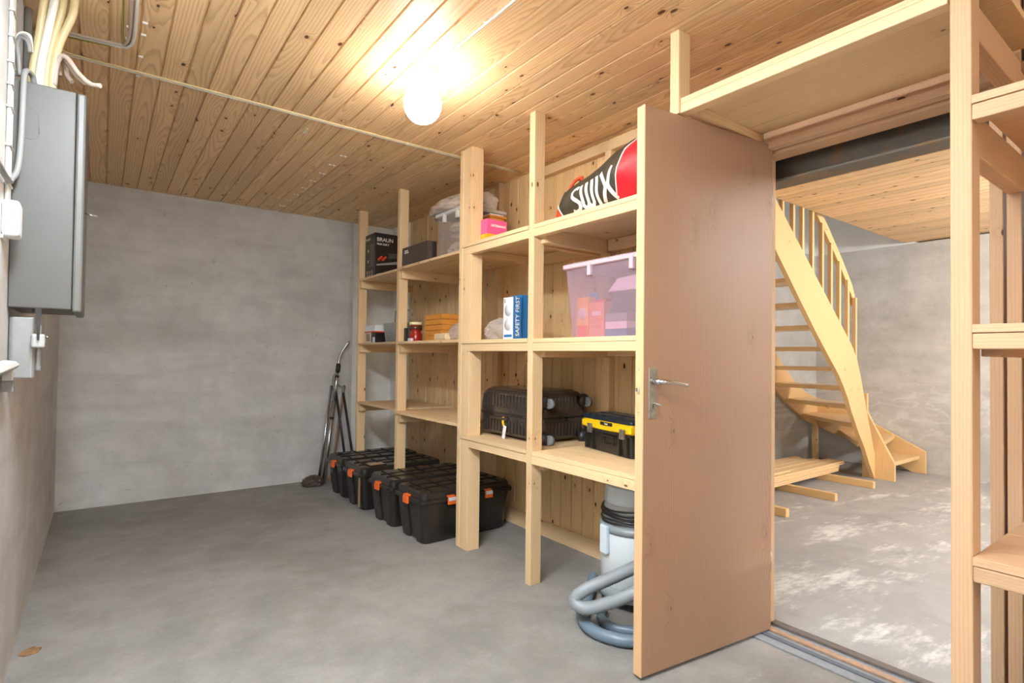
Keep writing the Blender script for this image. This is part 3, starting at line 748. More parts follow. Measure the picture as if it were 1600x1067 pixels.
card('carton', 'blue packet standing at the back inside the pink bin', 'packet', 2.01, 2.03, 1.985, 2.03, zb, zb + .23, M['cardb'])
for i, (y, z, m, lab) in enumerate(((1.80, 0, 'cardb', 'blue and white packet at the bottom of the small stack in the pink bin'), (1.80, .036, 'cardw', 'white and blue packet second from bottom in the pink bin'), (1.80, .073, 'grey', 'striped pale packet on top of the small stack in the pink bin'))):
    card('carton', lab, 'packet', 1.92, 1.99, 1.70, 1.835, zb + z, zb + z + .035, M[m])
c = thing('appliance', 'white and dark grey small appliance at the right inside the pink bin', 'appliance', (2.02, 1.73, zb + .109))
MB().loft([[Vector(p) for p in l] for l in (((1.94, 1.62, 1.36), (2.1, 1.62, 1.36), (2.1, 1.84, 1.36), (1.94, 1.84, 1.36)), ((1.95, 1.62, 1.46), (2.09, 1.62, 1.46), (2.09, 1.80, 1.46), (1.95, 1.80, 1.46)))]).build('dark_body', M['cardk2'], c, bevel=.01)
MB().loft([[Vector(p) for p in l] for l in (((1.935, 1.61, 1.461), (2.1, 1.61, 1.461), (2.1, 1.845, 1.461), (1.935, 1.845, 1.461)), ((1.96, 1.61, 1.54), (2.08, 1.61, 1.54), (2.08, 1.80, 1.53), (1.96, 1.80, 1.53)))]).build('white_hood', M['cardw'], c, bevel=.012)

# SAFETY FIRST carton: white front, blue side
c = thing('smoke_alarm_carton', 'upright white carton with blue SAFETY FIRST side next to the thin post', 'carton', (1.815, 2.42, Z2))
MB().box(1.79, 1.846, 2.395, 2.485, Z2, 1.475).build('carton', M['cardw'], c, bevel=.0008)
MB().box(1.790, 1.8465, 2.3942, 2.395, Z2, 1.4752).build('blue_side', M['cardb'], c)
m = MB(); text_into(m, 'SAFETY FIRST', .036, face_T((1.831, 2.3938, Z2 + .016), (0, 0, 1), (-1, 0, 0)), bold=.0004, spacing=1.02); m.build('side_lettering', M['letter'], c)
m = MB().box(1.7893, 1.79, 2.405, 2.478, Z2 + .012, Z2 + .026); m.build('blue_bar', M['cardb'], c)
for z in (1.325, 1.405):
    MB().lathe([(0, 0), (.034, 0), (.034, .0006), (0, .0006)], T=Matrix.Translation((1.79, 2.44, z)) @ Matrix.Rotation(-PI / 2, 4, 'Y'), n=28).build('round_alarm_print', plain('print_shade', 'd6d8dc', .5), c)
MB().box(1.7893, 1.79, 2.465, 2.478, 1.445, 1.468).build('small_print', M['grey'], c)
card('carton', 'taller blue carton standing right behind the SAFETY FIRST carton', 'carton', 1.86, 1.905, 2.41, 2.50, Z2, 1.492, M['cardb'])

def crumple(name, label, cat, c, s, m, seed, n=26, amp=.32, group=None, zmin=None):
    """crumpled wrapping: closed noisy blob resting on its shelf"""
    rnd = random.Random(seed); bm = bmesh.new(); bmesh.ops.create_icosphere(bm, subdivisions=4, radius=1)
    ks = [(Vector((rnd.uniform(-1, 1), rnd.uniform(-1, 1), rnd.uniform(-1, 1))).normalized(), rnd.uniform(3, 11), rnd.uniform(0, 6), rnd.uniform(.2, 1)) for _ in range(n)]
    for v in bm.verts:
        d = v.co.normalized(); k = 1 + amp / n * 4 * sum(a * abs(math.sin(d.dot(q) * f + p)) for q, f, p, a in ks) - amp
        q = Vector((d.x * s[0] * k, d.y * s[1] * k, d.z * s[2] * k)); v.co = q
    z0 = (zmin if zmin is not None else c[2] - s[2] * .8) - c[2]
    for v in bm.verts:
        if v.co.z < z0: v.co.z = z0
    me = bpy.data.meshes.new(name); bm.to_mesh(me); bm.free(); me.materials.append(m)
    o = bpy.data.objects.new(name, me); o.location = c; COL.objects.link(o); return tag(o, label, cat, group)
crumple('plastic_bag', 'crumpled clear plastic bag on the middle shelf right of the double post', 'bag', (1.93, 2.66, Z2 + .045), (.09, .14, .075), M['wrap'], 3, zmin=Z2 + .001)
crumple('plastic_bag', 'small white plastic-wrapped bundle left of the double post on the middle shelf', 'bag', (1.86, 3.03, Z2f + .045), (.06, .115, .06), M['wrap'], 8, zmin=Z2f + .001)

# orange flat cartons in the second bay
OG = 'orange flat cartons piled on the middle shelf'
for k in range(5):
    labs = ('orange flat carton at the bottom of the pile on the middle shelf', 'orange flat carton second from the bottom of the pile', 'orange flat carton in the middle of the pile', 'orange flat carton just under the topmost of the pile', 'orange flat carton on top of the pile on the middle shelf')
    t = thing('flat_carton', labs[k], 'carton', (1.97, 3.40, Z2f + k * .0375), random.uniform(-.03, .03), OG)
    MB().box(-.125, .125, -.125, .125, 0, .0355).build('carton', M['cardo'], t, bevel=.002, world=False)
    if k == 2:
        m = MB(); m.box(-.04, .0, -.1256, -.125, .018, .024); m.build('small_print', M['cardk2'], t, world=False)
t = thing('paper_stack', 'small stack of cream papers in front of the orange cartons', 'paper', (1.80, 3.19, Z2f))
MB().box(1.775, 1.835, 3.10, 3.26, Z2f, Z2f + .045).build('papers', plain('cream_paper', 'dcc49a', .7, noise=.1), t, bevel=.01)
# jars
def jar(name, label, x, y, z, r, h, mats, rz=0):
    t = thing(name, label, 'jar', (x, y, z))
    MB().lathe([(0, 0), (r * .96, 0), (r, .006), (r, h * .40), (r * .7, h * .5), (r, h * .6), (r, h * .82), (r * .9, h * .84), (0, h * .84)], (x, y, z), 24).build('glass', mats[0], t)
    MB().lathe([(0, h * .845), (r * 1.02, h * .845), (r * 1.02, h), (0, h)], (x, y, z), 24).build('lid', mats[1], t)
    MB().lathe([(0, h * .605), (r * 1.01, h * .605), (r * 1.01, h * .8), (0, h * .8)], (x, y, z), 24).build('sleeve', mats[2], t)
    return t
jar('coffee_jar', 'jar with red body, brown sleeve and cream lid right of the second post', 1.865, 3.70, Z2f, .047, .145, (M['glassred'], plain('cream_lid', 'efe0b0', .4), M['brownjar']))
card('carton', 'little pale packet in front of the red coffee jar', 'packet', 1.785, 1.805, 3.62, 3.67, Z2f, Z2f + .022, M['cardw'])
card('carton', 'narrow black and grey packet beside the red coffee jar', 'packet', 1.80, 1.82, 3.735, 3.765, Z2f, Z2f + .10, M['cardk'])
# first bay: mirrored jar box, basket
t = thing('jar_box', 'white-topped box with clear front on the middle shelf of the farthest bay', 'carton', (1.84, 4.44, Z2f))
MB().box(1.80, 1.90, 4.31, 4.53, Z2f + .095, Z2f + .145).build('white_top', M['cardw'], t, bevel=.002)
MB().box(1.80, 1.90, 4.31, 4.53, Z2f + .085, Z2f + .095).build('orange_stripe', M['redo'], t)
MB().box(1.805, 1.895, 4.40, 4.525, Z2f + .002, Z2f + .085).build('clear_front', M['cardw'], t, bevel=.002)
MB().box(1.802, 1.805, 4.415, 4.50, Z2f + .012, Z2f + .075).build('label', M['tan'], t)
MB().box(1.805, 1.895, 4.315, 4.398, Z2f, Z2f + .085).build('dark_side', M['cardk'], t)
MB().box(1.800, 1.805, 4.32, 4.36, Z2f + .0, Z2f + .045).build('white_patch', M['cardw'], t)
t = thing('basket', 'grey woven basket with an upright handle on the farthest middle shelf', 'basket', (1.90, 4.05, Z2f))
m = MB(); bx, by, bhx, bhy = 1.93, 4.06, .10, .165
m.loft([rrect(bhx - .02, bhy - .02, .02, Z2f, 4, bx, by), rrect(bhx, bhy, .025, Z2f + .155, 4, bx, by), rrect(bhx - .006, bhy - .006, .02, Z2f + .155, 4, bx, by), rrect(bhx - .026, bhy - .026, .015, Z2f + .006, 4, bx, by)])
m.build('woven_body', M['weave'], t)
m = MB()
for k in range(9):
    z = Z2f + .008 + k * .0175; f = .02 * (1 - k * .0175 / .155)
    m.tube([p for p in rrect(bhx - f + .003, bhy - f + .003, .024, z, 4, bx, by)] + [rrect(bhx - f + .003, bhy - f + .003, .024, z, 4, bx, by)[0]], .0035, 5)
for k in range(14):
    y = by - bhy + .03 + k * (2 * bhy - .06) / 13; m.tube([(bx - bhx + .018, y, Z2f + .004), (bx - bhx - .004, y, Z2f + .155)], .003, 5)
m.build('weave_strands', plain('pale_weave', 'a5a39b', .8), t)
m = MB(); m.tube([(bx, by + bhy - .02, Z2f + .15), (bx, by + bhy - .025, Z2f + .255)], .007, 8).tube([(bx, by + bhy - .02, Z2f + .255), (bx, by - bhy + .02, Z2f + .255)], .006, 8).tube([(bx, by - bhy + .02, Z2f + .15), (bx, by - bhy + .02, Z2f + .255)], .007, 8)
m.build('handle', M['pvcg'], t)

# ------------------------------------------------------------------ items on the top shelves
Z3, Z3f = 1.8225, 1.8005
c = thing('appliance_carton', 'large black BRAUN appliance carton on the top shelf of the farthest bay', 'carton', (1.85, 4.3, Z3f))
ZT = Z3f + .375
MB().box(1.815, 2.12, 4.37, 4.578, Z3f, ZT).build('carton', M['cardk'], c, bevel=.001)
yf = 4.3694
m = MB(); text_into(m, 'BRAUN', .046, face_T((1.83, yf, ZT - .070), (1, 0, 0), (0, 0, 1)), bold=.0003, spacing=.95); text_into(m, 'Multi Grill 5', .022, face_T((1.831, yf, ZT - .100), (1, 0, 0), (0, 0, 1)), bold=.0006); m.build('front_lettering', M['letter'], c)
m = MB(); text_into(m, 'BRAUN', .028, face_T((1.8146, 4.565, ZT - .05), (0, -1, 0), (0, 0, 1)), bold=.001)
for k in range(12): m.box(1.8142, 1.815, 4.40, 4.40 + random.uniform(.06, .10), ZT - .10 - k * .016, ZT - .097 - k * .016)
for y, z in ((4.535, .14), (4.535, .23), (4.55, .325), (4.50, .325), (4.45, .325), (4.55, .355), (4.50, .355), (4.45, .355)):
    m.lathe([(0, 0), (.015, 0), (.015, .0006), (0, .0006)], T=Matrix.Translation((1.8149, y - .02, ZT - z)) @ Matrix.Rotation(-PI / 2, 4, 'Y'), n=16)
m.build('side_print', plain('dim_print', 'b9ad9d', .6), c)
m = MB().prism([(1.83, ZT - .265), (2.12, ZT - .205), (2.12, ZT - .235), (1.83, ZT - .278)], 'y', yf - .0004, yf)
m.prism([(1.83, ZT - .345), (2.12, ZT - .285), (2.12, ZT - .315), (1.83, ZT - .36)], 'y', yf - .0004, yf); m.build('appliance_print', M['grey'], c)
m = MB().prism([(1.935, ZT - .21), (2.09, ZT - .19), (2.09, ZT - .155), (1.94, ZT - .165)], 'y', yf - .0008, yf); m.build('pan_print', plain('pan_print', '5b5754', .4), c)
m = MB()
for k in range(6): m.lathe([(0, 0), (.011, 0), (.011, .0006), (0, .0006)], T=Matrix.Translation((1.85 + .012 * k, yf, ZT - .225 + .012 * (k % 3))) @ Matrix.Rotation(PI / 2, 4, 'X'), n=10)
m.build('food_print', M['redo'], c)

c = thing('box', 'flat dark brown presentation box on edge beside the tall second post', 'carton', (1.77, 3.5, Z3f))
MB().box(1.765, 1.80, 3.345, 3.74, Z3f, Z3f + .135).build('box_body', M['cardk2'], c, bevel=.001)
MB().box(1.80, 1.835, 3.345, 3.74, Z3f, Z3f + .135).build('sleeve', M['cardk'], c, bevel=.001)
m = MB()
for k, w in enumerate((.055, .065)): m.box(1.7644, 1.765, 3.70 - w, 3.70, Z3f + .105 - k * .014, Z3f + .112 - k * .014)
m.build('small_print', M['letter'], c)
storage_bin('storage_bin', 'tall clear plastic bin stuffed with pale cloth on the top shelf', 1.825, 2.14, 2.96, 3.335, Z3f, 2.115, M['clear'], M['lidw'], taper=.015)
for i, (z, s, sd, lab) in enumerate(((.055, (.12, .14, .06), 21, 'pale cloth bundle at the bottom inside the clear bin'), (.13, (.115, .13, .05), 22, 'pale crumpled cloth in the middle of the clear bin'), (.205, (.11, .125, .045), 23, 'pale cloth with grey straps near the top of the clear bin'))):
    crumple('cloth_bundle', lab, 'cloth', (1.98, 3.148, Z3f + z), s, M['fab'] if i != 1 else plain('taupe_cloth', 'a89c8e', .8, noise=.25, scale=14), sd, zmin=Z3f + z - s[2] * .8)
crumple('plastic_sack', 'crumpled brownish plastic sack on the lid of the clear bin', 'bag', (1.95, 3.235, 2.153), (.14, .24, .065), plain('taupe_film', 'bcaa9c', .35, noise=.15, scale=20), 31, amp=.38, zmin=2.116)
crumple('plastic_sack', 'crumpled white plastic sack on the clear bin against the double post', 'bag', (2.02, 3.03, 2.165), (.07, .07, .06), plain('white_film', 'e2dedb', .35), 34, amp=.35, zmin=2.116)
c = thing('carton', 'pink and yellow carton on the top shelf right of the double post', 'carton', (1.9, 2.72, Z3))
MB().box(1.81, 1.955, 2.69, 2.755, Z3 + .055, Z3 + .142).build('pink_cover', M['pink'], c, bevel=.001)
MB().box(1.81, 1.955, 2.69, 2.755, Z3, Z3 + .055).build('yellow_base', M['yelc'], c, bevel=.001)
m = MB(); text_into(m, 'OSTERMANN', .018, face_T((1.838, 2.6894, Z3 + .10), (1, 0, 0), (0, 0, 1)), bold=.0008); m.build('cover_lettering', M['letter'], c)
c = thing('crate', 'orange-brown plastic crate behind the pink carton on the top shelf', 'crate', (1.99, 2.89, Z3))
MB().loft([rrect(.05, .045, .01, Z3, 4, 1.99, 2.89), rrect(.055, .05, .012, Z3 + .20, 4, 1.99, 2.89)]).build('tub', M['cardo'], c)
MB().box(1.928, 2.058, 2.83, 2.95, Z3 + .20, Z3 + .215).build('lid', M['cardo'], c, bevel=.003)
tag(MB().box(1.935, 2.04, 2.84, 2.94, Z3 + .2155, Z3 + .224).build('folder', M['cardw'], bevel=.002), 'thin white folder lying on the orange-brown crate', 'folder')
# SWIX ski bag: fat tube along the shelf, rising to the right
bag = thing('ski_bag', 'red and black SWIX sports bag with white piping on the top shelf', 'bag', (1.95, 1.8, Z3))
def bag_c(s):      # s: 0 (left end, y 2.19) .. 1 (right end, y 1.42)
    y = 2.19 - s * .77
    R = .045 + .080 * min(1, (s / .12)) ** .6 if s < .12 else .125 + .075 * min(1, (s - .12) / .55) ** 1.3
    if s > .92: R *= max(.25, math.sqrt(max(0, 1 - ((s - .92) / .08) ** 2 * .9)))
    return y, R
def bag_p(s, a, lift=0):
    y, R = bag_c(s); R += lift
    w = 1 + .018 * math.sin(a * 5 + s * 17) + .014 * math.sin(a * 9 - s * 23)
    px = 1.945 + R * .35 + R * .95 * math.cos(a) * w; pz = Z3 + .002 + R * .86 * (1 + math.sin(a) * w)
    return Vector((px, y - .10 * (math.sin(a) * .5) * s * 0, max(pz, Z3 + .002)))
def seam0(a): return .075 - .065 * math.sin(a)
def seam1(a): return .665 + .085 * math.sin(a)
def bag_seg(f0, f1, name, m, cap0, cap1, ns):
    n = 30; loops = []
    for i in range(ns + 1):
        loops.append([bag_p(f0(k * 2 * PI / n) + (f1(k * 2 * PI / n) - f0(k * 2 * PI / n)) * i / ns, k * 2 * PI / n) for k in range(n)])
    mb = MB(); mb.loft(loops, cap=False, smooth=True)
    if cap0: mb.add(loops[0], [tuple(range(n))])
    if cap1: mb.add(loops[-1], [tuple(range(n))])
    return mb.build(name, m, bag)
bag_seg(lambda a: 0, seam0, 'left_end', M['redo'], True, False, 6)
bag_seg(seam0, seam1, 'black_body', M['olive'], False, False, 26)
bag_seg(seam1, lambda a: 1, 'right_end', M['red'], False, True, 22)
for f in (seam0, seam1):
    MB().tube([bag_p(f(k * 2 * PI / 40), k * 2 * PI / 40, lift=.001) for k in range(41)], .0035, 6).build('piping', M['letter'], bag)
MB().tube(curve([bag_p(.07, 2.0, lift=.006), bag_p(.11, 1.8, lift=.022), bag_p(.18, 1.8, lift=.020), bag_p(.22, 2.0, lift=.004)], 5), .008, 6).build('grab_loop', M['redo'], bag)
def swix(x, y):     # letters run along the bag (x), upright around the girth (y)
    return bag_p(.215 + x * .84 / .77, PI + .66 - y * 6.4 + x * .35, lift=.003)
def stroke(mb, pts, w):
    pts = [Vector((p[0], p[1], 0)) for p in pts]; L = []
    for i, p in enumerate(pts):       # mitred outline of a poly-line
        a = (p - pts[i - 1]).normalized() if i else (pts[1] - p).normalized()
        b = (pts[i + 1] - p).normalized() if i < len(pts) - 1 else a
        n = Vector((-(a + b).y, (a + b).x, 0)).normalized(); k = w / 2 / max(.75, n.dot(Vector((-a.y, a.x, 0)))); L.append((p + n * k, p - n * k))
    rows = []
    for (a0, b0), (a1, b1) in zip(L, L[1:]):
        m_ = max(2, int((a1 - a0).length / .008))
        rows += [(a0.lerp(a1, k / m_), b0.lerp(b1, k / m_)) for k in range(m_)]
    rows.append(L[-1]); vs = []
    for a, b in rows: vs += [swix(*(a.lerp(b, k / 3))[:2]) for k in range(4)]
    mb.add(vs, [(r * 4 + k, r * 4 + k + 1, r * 4 + k + 5, r * 4 + k + 4) for r in range(len(rows) - 1) for k in range(3)])
m = MB(); w_ = .024
stroke(m, [(.078, .138), (.060, .150), (.030, .150), (.012, .134), (.012, .110), (.026, .094), (.058, .068), (.072, .052), (.072, .028), (.056, .010), (.026, .006), (.006, .018)], w_)
stroke(m, [(.100, .150), (.100, .030), (.115, .010), (.132, .010), (.145, .030), (.145, .150)], w_)
stroke(m, [(.145, .030), (.160, .010), (.178, .010), (.190, .030), (.190, .150)], w_)
stroke(m, [(.232, .150), (.232, .004)], w_)
stroke(m, [(.268, .150), (.305, .085), (.305, .070), (.268, .004)], w_)
stroke(m, [(.365, .150), (.328, .085), (.328, .070), (.365, .004)], w_)
m.build('lettering', M['letter'], bag)

# ------------------------------------------------------------------ poles in the back corner
def leaning(name, label, cat, mk):
    t = thing(name, label, cat, (1.65, 4.9, 0)); mk(t); return t
def f1(t):
    p0, p1 = Vector((1.60, 4.93, 0)), Vector((1.762, 5.055, 1.06))
    MB().cyl(p0, p0.lerp(p1, .68), .017).build('lower_tube', M['chrome'], t)
    MB().cyl(p0.lerp(p1, .66), p1, .0145).build('upper_tube', M['chrome'], t)
    MB().tube(curve([p1, p1 + Vector((.006, .0, .05)), p1 + Vector((.03, -.01, .12)), p1 + Vector((.085, -.03, .21))], 6), .0145, 12).build('bent_grip', M['chrome'], t)
    MB().cyl(p0.lerp(p1, .93), p0.lerp(p1, 1.0), .021).cyl(p0.lerp(p1, .885), p0.lerp(p1, .90), .02).cyl(p0.lerp(p1, .53), p0.lerp(p1, .545), .021).build('collar', M['cardk'], t)
leaning('vacuum_wand', 'chrome vacuum wand with a bent top leaning in the back corner', 'vacuum wand', f1)
def f1b(t):
    MB().cyl((1.555, 4.93, 0), (1.70, 5.06, .86), .012).build('tube', M['chrome'], t)
leaning('metal_pole', 'thin bare metal pole leaning left of the chrome vacuum wand', 'pole', f1b)
def f2(t):
    MB().cyl((1.815, 4.90, 0), (1.725, 5.035, .86), .011).build('shaft', M['cardk'], t)
    MB().tube(curve([(1.722, 5.037, .82), (1.712, 5.045, .88), (1.722, 5.055, .95), (1.755, 5.068, 1.0)], 5), [.013] * 5 + [.02] * 6 + [.012] * 5, 10, flat=.5).build('grip', M['pvcg'], t)
leaning('crutch', 'black crutch with a grey cuff leaning just right of the chrome wand', 'crutch', f2)
def f3(t):
    MB().cyl((1.875, 4.86, 0), (1.80, 5.03, .80), .011).build('shaft', M['cardk'], t)
    MB().tube(curve([(1.80, 5.03, .78), (1.795, 5.035, .84), (1.77, 5.04, .86), (1.735, 5.04, .89)], 5), .014, 10, flat=.6).build('grip', M['pvcg'], t)
leaning('crutch', 'black crutch with a grey handle nearest to the first shelving post', 'crutch', f3)
def f4(t):
    MB().beam((1.66, 4.93, 0), (1.825, 5.07, .86), .032, .014, up=(1, -1, 0)).build('stick', M['broomw'], t, bevel=.003)
leaning('wooden_stick', 'flat brown wooden stick leaning behind the crutches in the corner', 'stick', f4)
o = crumple('cloth_heap', 'dark crumpled cloth on the floor left of the farthest tote', 'cloth', (1.50, 4.90, .03), (.08, .06, .05), M['cardk2'], 5, zmin=.001)

# ------------------------------------------------------------------ fuse cabinet on the left wall
kx0, kx1, ky0, ky1, kz0, kz1 = XL + .001, -.088, 2.42, 2.80, 1.292, 2.045
cab = thing('fuse_cabinet', 'grey enamelled steel fuse cabinet hanging on the left wall', 'cabinet', (kx0, ky0, kz0))
MB().box(kx0, kx1, ky0, ky1, kz0, kz1).build('body', M['cab'], cab, bevel=.004)
T = Matrix.Translation((kx1 + .001, ky1 + .12 - .12, 0)) @ Matrix.Rotation(0.0, 4, 'Z')
dr = MB().box(0, .027, ky0 - ky1 - .001, 0, kz0 - .008, kz1, T).build('door', M['cabside'], cab, bevel=.007)
m = MB(); m.cyl(T @ Vector((.027, -.30, 1.645)), T @ Vector((.062, -.30, 1.640)), .0028, 8); m.build('key', M['chrome'], dr)
m = MB(); P = []
for k in range(20):
    a = k * 2 * PI / 20; P.append(Vector((-.205 + .021 * math.cos(a), ky0 - .0004, 1.905 + (.030 if math.sin(a) > 0 else -.030) + .021 * math.sin(a))))
m.tube(P + [P[0]], .0012, 5); m.build('knockout', plain('knockout_edge', '7d7b76', .5), cab)
m = MB().box(-.20, -.19, ky0 + .02, ky0 + .06, kz0 - .012, kz0); m.build('gland', M['cardk'], cab)

tr = thing('meter_box', 'grey cast switch box on the left wall below the fuse cabinet', 'switch box', (XL, 2.42, 1.06))
MB().loft([rrect(.034, .05, .012, z, 4, XL + .036, 2.50) for z in (1.058, 1.062, 1.255, 1.262)]).build('housing', M['alu'], tr, bevel=.003)
MB().box(XL + .068, XL + .085, 2.47, 2.54, 1.08, 1.24).build('lower_cover', M['alu'], tr, bevel=.006)
MB().box(XL + .062, XL + .098, 2.405, 2.445, 1.16, 1.206).build('switch_block', plain('satin_grey', 'b4b3b0', .25, .3), tr, bevel=.006)
MB().cyl((XL + .098, 2.43, 1.197), (XL + .106, 2.43, 1.197), .003, 8).build('screw', M['zinc'], tr)
MB().prism([(XL + .072, 1.29), (XL + .088, 1.29), (XL + .084, 1.185), (XL + .078, 1.185)], 'y', 2.398, 2.403).build('cable_tie', M['cardk'], tr)
w = thing('junction_box', 'white plastic junction box on the left wall beside the grey fuse cabinet', 'junction box', (XL, 2.3, 1.5))
MB().box(XL + .001, XL + .042, 2.235, 2.32, 1.497, 1.607).build('cover', M['white'], w, bevel=.010, seg=3)
MB().box(XL + .0, XL + .006, 2.24, 2.315, 1.49, 1.50).build('backplate', M['white'], w)
rl = thing('cable_duct', 'pale grey plastic duct end on the left wall under the fuse cabinet', 'duct', (XL, 2.1, 1.1))
MB().loft([[Vector((XL + .004 + dx, y, 1.105 + dz - (2.36 - y) * .03)) for dx, dz in ((0, -.016), (.030, -.012), (.040, 0), (.030, .012), (0, .016))] for y in (1.75, 2.30, 2.335)]).build('duct', M['pvcw'] if 0 else plain('duct_grey', 'bdb9b2', .4), rl, bevel=.002)
MB().box(XL + .003, XL + .03, 2.31, 2.335, 1.055, 1.09).build('end_clip', plain('clear_clip', 'cfcdc8', .2), rl, bevel=.003)
MB().box(XL + .001, XL + .03, 2.325, 2.345, 1.02, 1.055).build('bracket', M['pvcg'], rl)

# ------------------------------------------------------------------ cables
def cable(label, pts, r, m, cat='cable', n=6, group=None, res=6, name='cable'):
    o = MB().tube(curve(pts, res), r, 8).build(name, m); return tag(o, label, cat, group)
zc = CZ - .005
cable('cream cable along the ceiling from cabinet to shelving, nearer strand', [(-.16, 2.90, zc - .01), (-.07, 2.945, zc), (.6, 2.943, zc), (1.4, 2.950, zc), (2.25, 2.940, zc)], .0045, M['pvcc'])
cable('white cable along the ceiling from cabinet to shelving, farther strand', [(-.16, 2.93, zc - .01), (-.07, 2.962, zc), (.6, 2.960, zc), (1.4, 2.966, zc), (2.25, 2.957, zc)], .0045, M['pvcw'])
def clip(x, y, rz, label, group, proto=[None]):
    if proto[0] is None:
        o = MB().box(-.0025, .0025, -.007, .007, -.008, 0).cyl((0, .008, -.008), (0, .008, 0), .003, 8).build('cable_clip', M['pvcw'], bevel=.001); proto[0] = o
    else: o = proto[0].copy(); COL.objects.link(o)
    o.location = (x, y, CZ - .0002); o.rotation_euler = (0, 0, rz); return tag(o, label, 'cable clip', group)
for k in range(11): clip(-.02 + k * .205, 2.952, 0, 'white cable clip holding the long ceiling cable run', 'clips along the long ceiling cable')
for y in (2.492, 2.589, 2.788, 2.992): clip(.108, y, PI / 2, 'empty white cable clip on the ceiling near the cable bend', 'empty clips by the cable bend')
for k in range(9):
    y = 3.397 + k * .21
    for dx in (-.012, .014): clip(1.192 + dx, y, PI / 2, 'empty white cable clip in the row on the far ceiling boards', 'empty clips in a row on the far ceiling')
clip(.887, 3.163, .4, 'single white cable clip beyond the long ceiling cable', None)
tag(MB().tube([(.887, 3.11, CZ - .003), (.887, 3.19, CZ - .003)], .0035, 8).build('cable_stub', M['pvcw']), 'short white cable stub on the ceiling just beyond the long cable', 'cable')
cable('white flat cable on the ceiling leading to the globe lamp', [(1.135, 2.12, zc), (1.125, 1.9, zc), (1.13, 1.68, zc), (1.132, 1.54, zc), (1.13, .5, zc), (1.13, -3.0, zc)], .005, M['pvcw'])
for y in (1.885, 1.70, 1.2): clip(1.127, y, PI / 2, 'white cable clip on the lamp cable', 'clips along the lamp cable')
for i, (dy, m_, lab) in enumerate(((0, 'pvcw', 'white cable bending on the ceiling, inner strand above the cabinet'), (-.016, 'pvcp', 'pale pink cable bending on the ceiling, outer strand above the cabinet'))):
    cable(lab, [(XL + .01, 2.83 + dy, 2.30), (XL + .02, 2.82 + dy, 2.37), (-.20, 2.79 + dy, zc), (-.05, 2.757 + dy, zc), (.03, 2.745 + dy, zc), (.066 + dy, 2.715 + dy * .5, zc), (.078 + dy, 2.60, zc), (.076 + dy, 2.30, zc), (.076 + dy, 1.9, zc)], .0062, M[m_])
cable('yellow-green earth wire beside the bent ceiling cables', [(XL + .01, 2.86, 2.30), (XL + .03, 2.845, 2.385), (-.18, 2.81, zc + .001), (-.02, 2.775, zc + .001), (.025, 2.75, zc + .001), (.042, 2.72, zc + .001), (.040, 2.60, zc + .001), (.036, 2.38, zc + .001), (.034, 1.9, zc + .001)], .0028, M['earth'])
for x, y, r in ((-.17, 2.783, 0), (-.06, 2.758, 0), (.02, 2.745, 0), (.06, 2.66, PI / 2), (.06, 2.56, PI / 2)): clip(x, y, r, 'white cable clip on the bent cables above the cabinet', 'clips along the bent cables')
# thick cream conduits from the cabinet to the ceiling
for i, (xb, yb, xt, lab) in enumerate(((-.212, 2.50, -.178, 'leftmost'), (-.192, 2.49, -.152, 'second from left'), (-.176, 2.505, -.130, 'third from left'), (-.158, 2.50, -.100, 'rightmost'))):
    cable('thick cream cable rising from fuse cabinet to ceiling, %s of four' % lab,
          [(xb, yb, kz1 - .001), (xb + .002, yb - .005, 2.12), (xb + .016, yb - .02, 2.22), (xt - .006, yb - .04, 2.33), (xt, yb - .045, CZ - .001)], .0125, M['pvcc' if i != 1 else 'pvcw'], group='thick cream cables above the cabinet')
# capped stub cables drooping from the bundle
def px3(p, d):      # a point given by its bearing in the room and its distance along the view axis
    return Vector((0, 0, 1.15)) + (_r * ((p[0] - 800) / F_PX) + _u * ((CY - p[1]) / F_PX) + _f) * d
STUBS = (((76, 134), (79, 108), (86, 97), (91, 104), (93, 119)), ((79, 134), (83, 104), (93, 92), (102, 103), (105, 118), (113, 128)),
         ((82, 134), (86, 102), (98, 91), (109, 104), (122, 121), (133, 130)), ((85, 134), (89, 100), (97, 88), (108, 94), (122, 114), (141, 131), (157, 134)))
for i, pts in enumerate(STUBS):
    lab = ('shortest, nearest the conduits', 'second from the conduits', 'third from the conduits', 'longest, farthest from the conduits')[i]
    cable('pale pink cable stub drooping above the cabinet, ' + lab, [px3(p, 1.99 - .022 * i) for p in pts], .0082, M['pvcp'], group='cable stubs above the cabinet')
for i in range(3):
    lab = ('inner', 'middle', 'outer')[i]; k = (2 - i) * 4
    cable('grey looped cable behind the conduits, %s loop' % lab, [px3(p, 1.80 + .012 * i) for p in ((31 - i * 3, 118), (29 - i * 3, 90), (27 - i * 2, 66 + k * .5), (33, 52 + k), (41 + i * 2, 55 + k), (45 + i * 1.5, 64 + k), (47 + i, 82))], .0055, M['pvcw' if i == 2 else 'pvcg'], group='grey cable loops by the conduits')
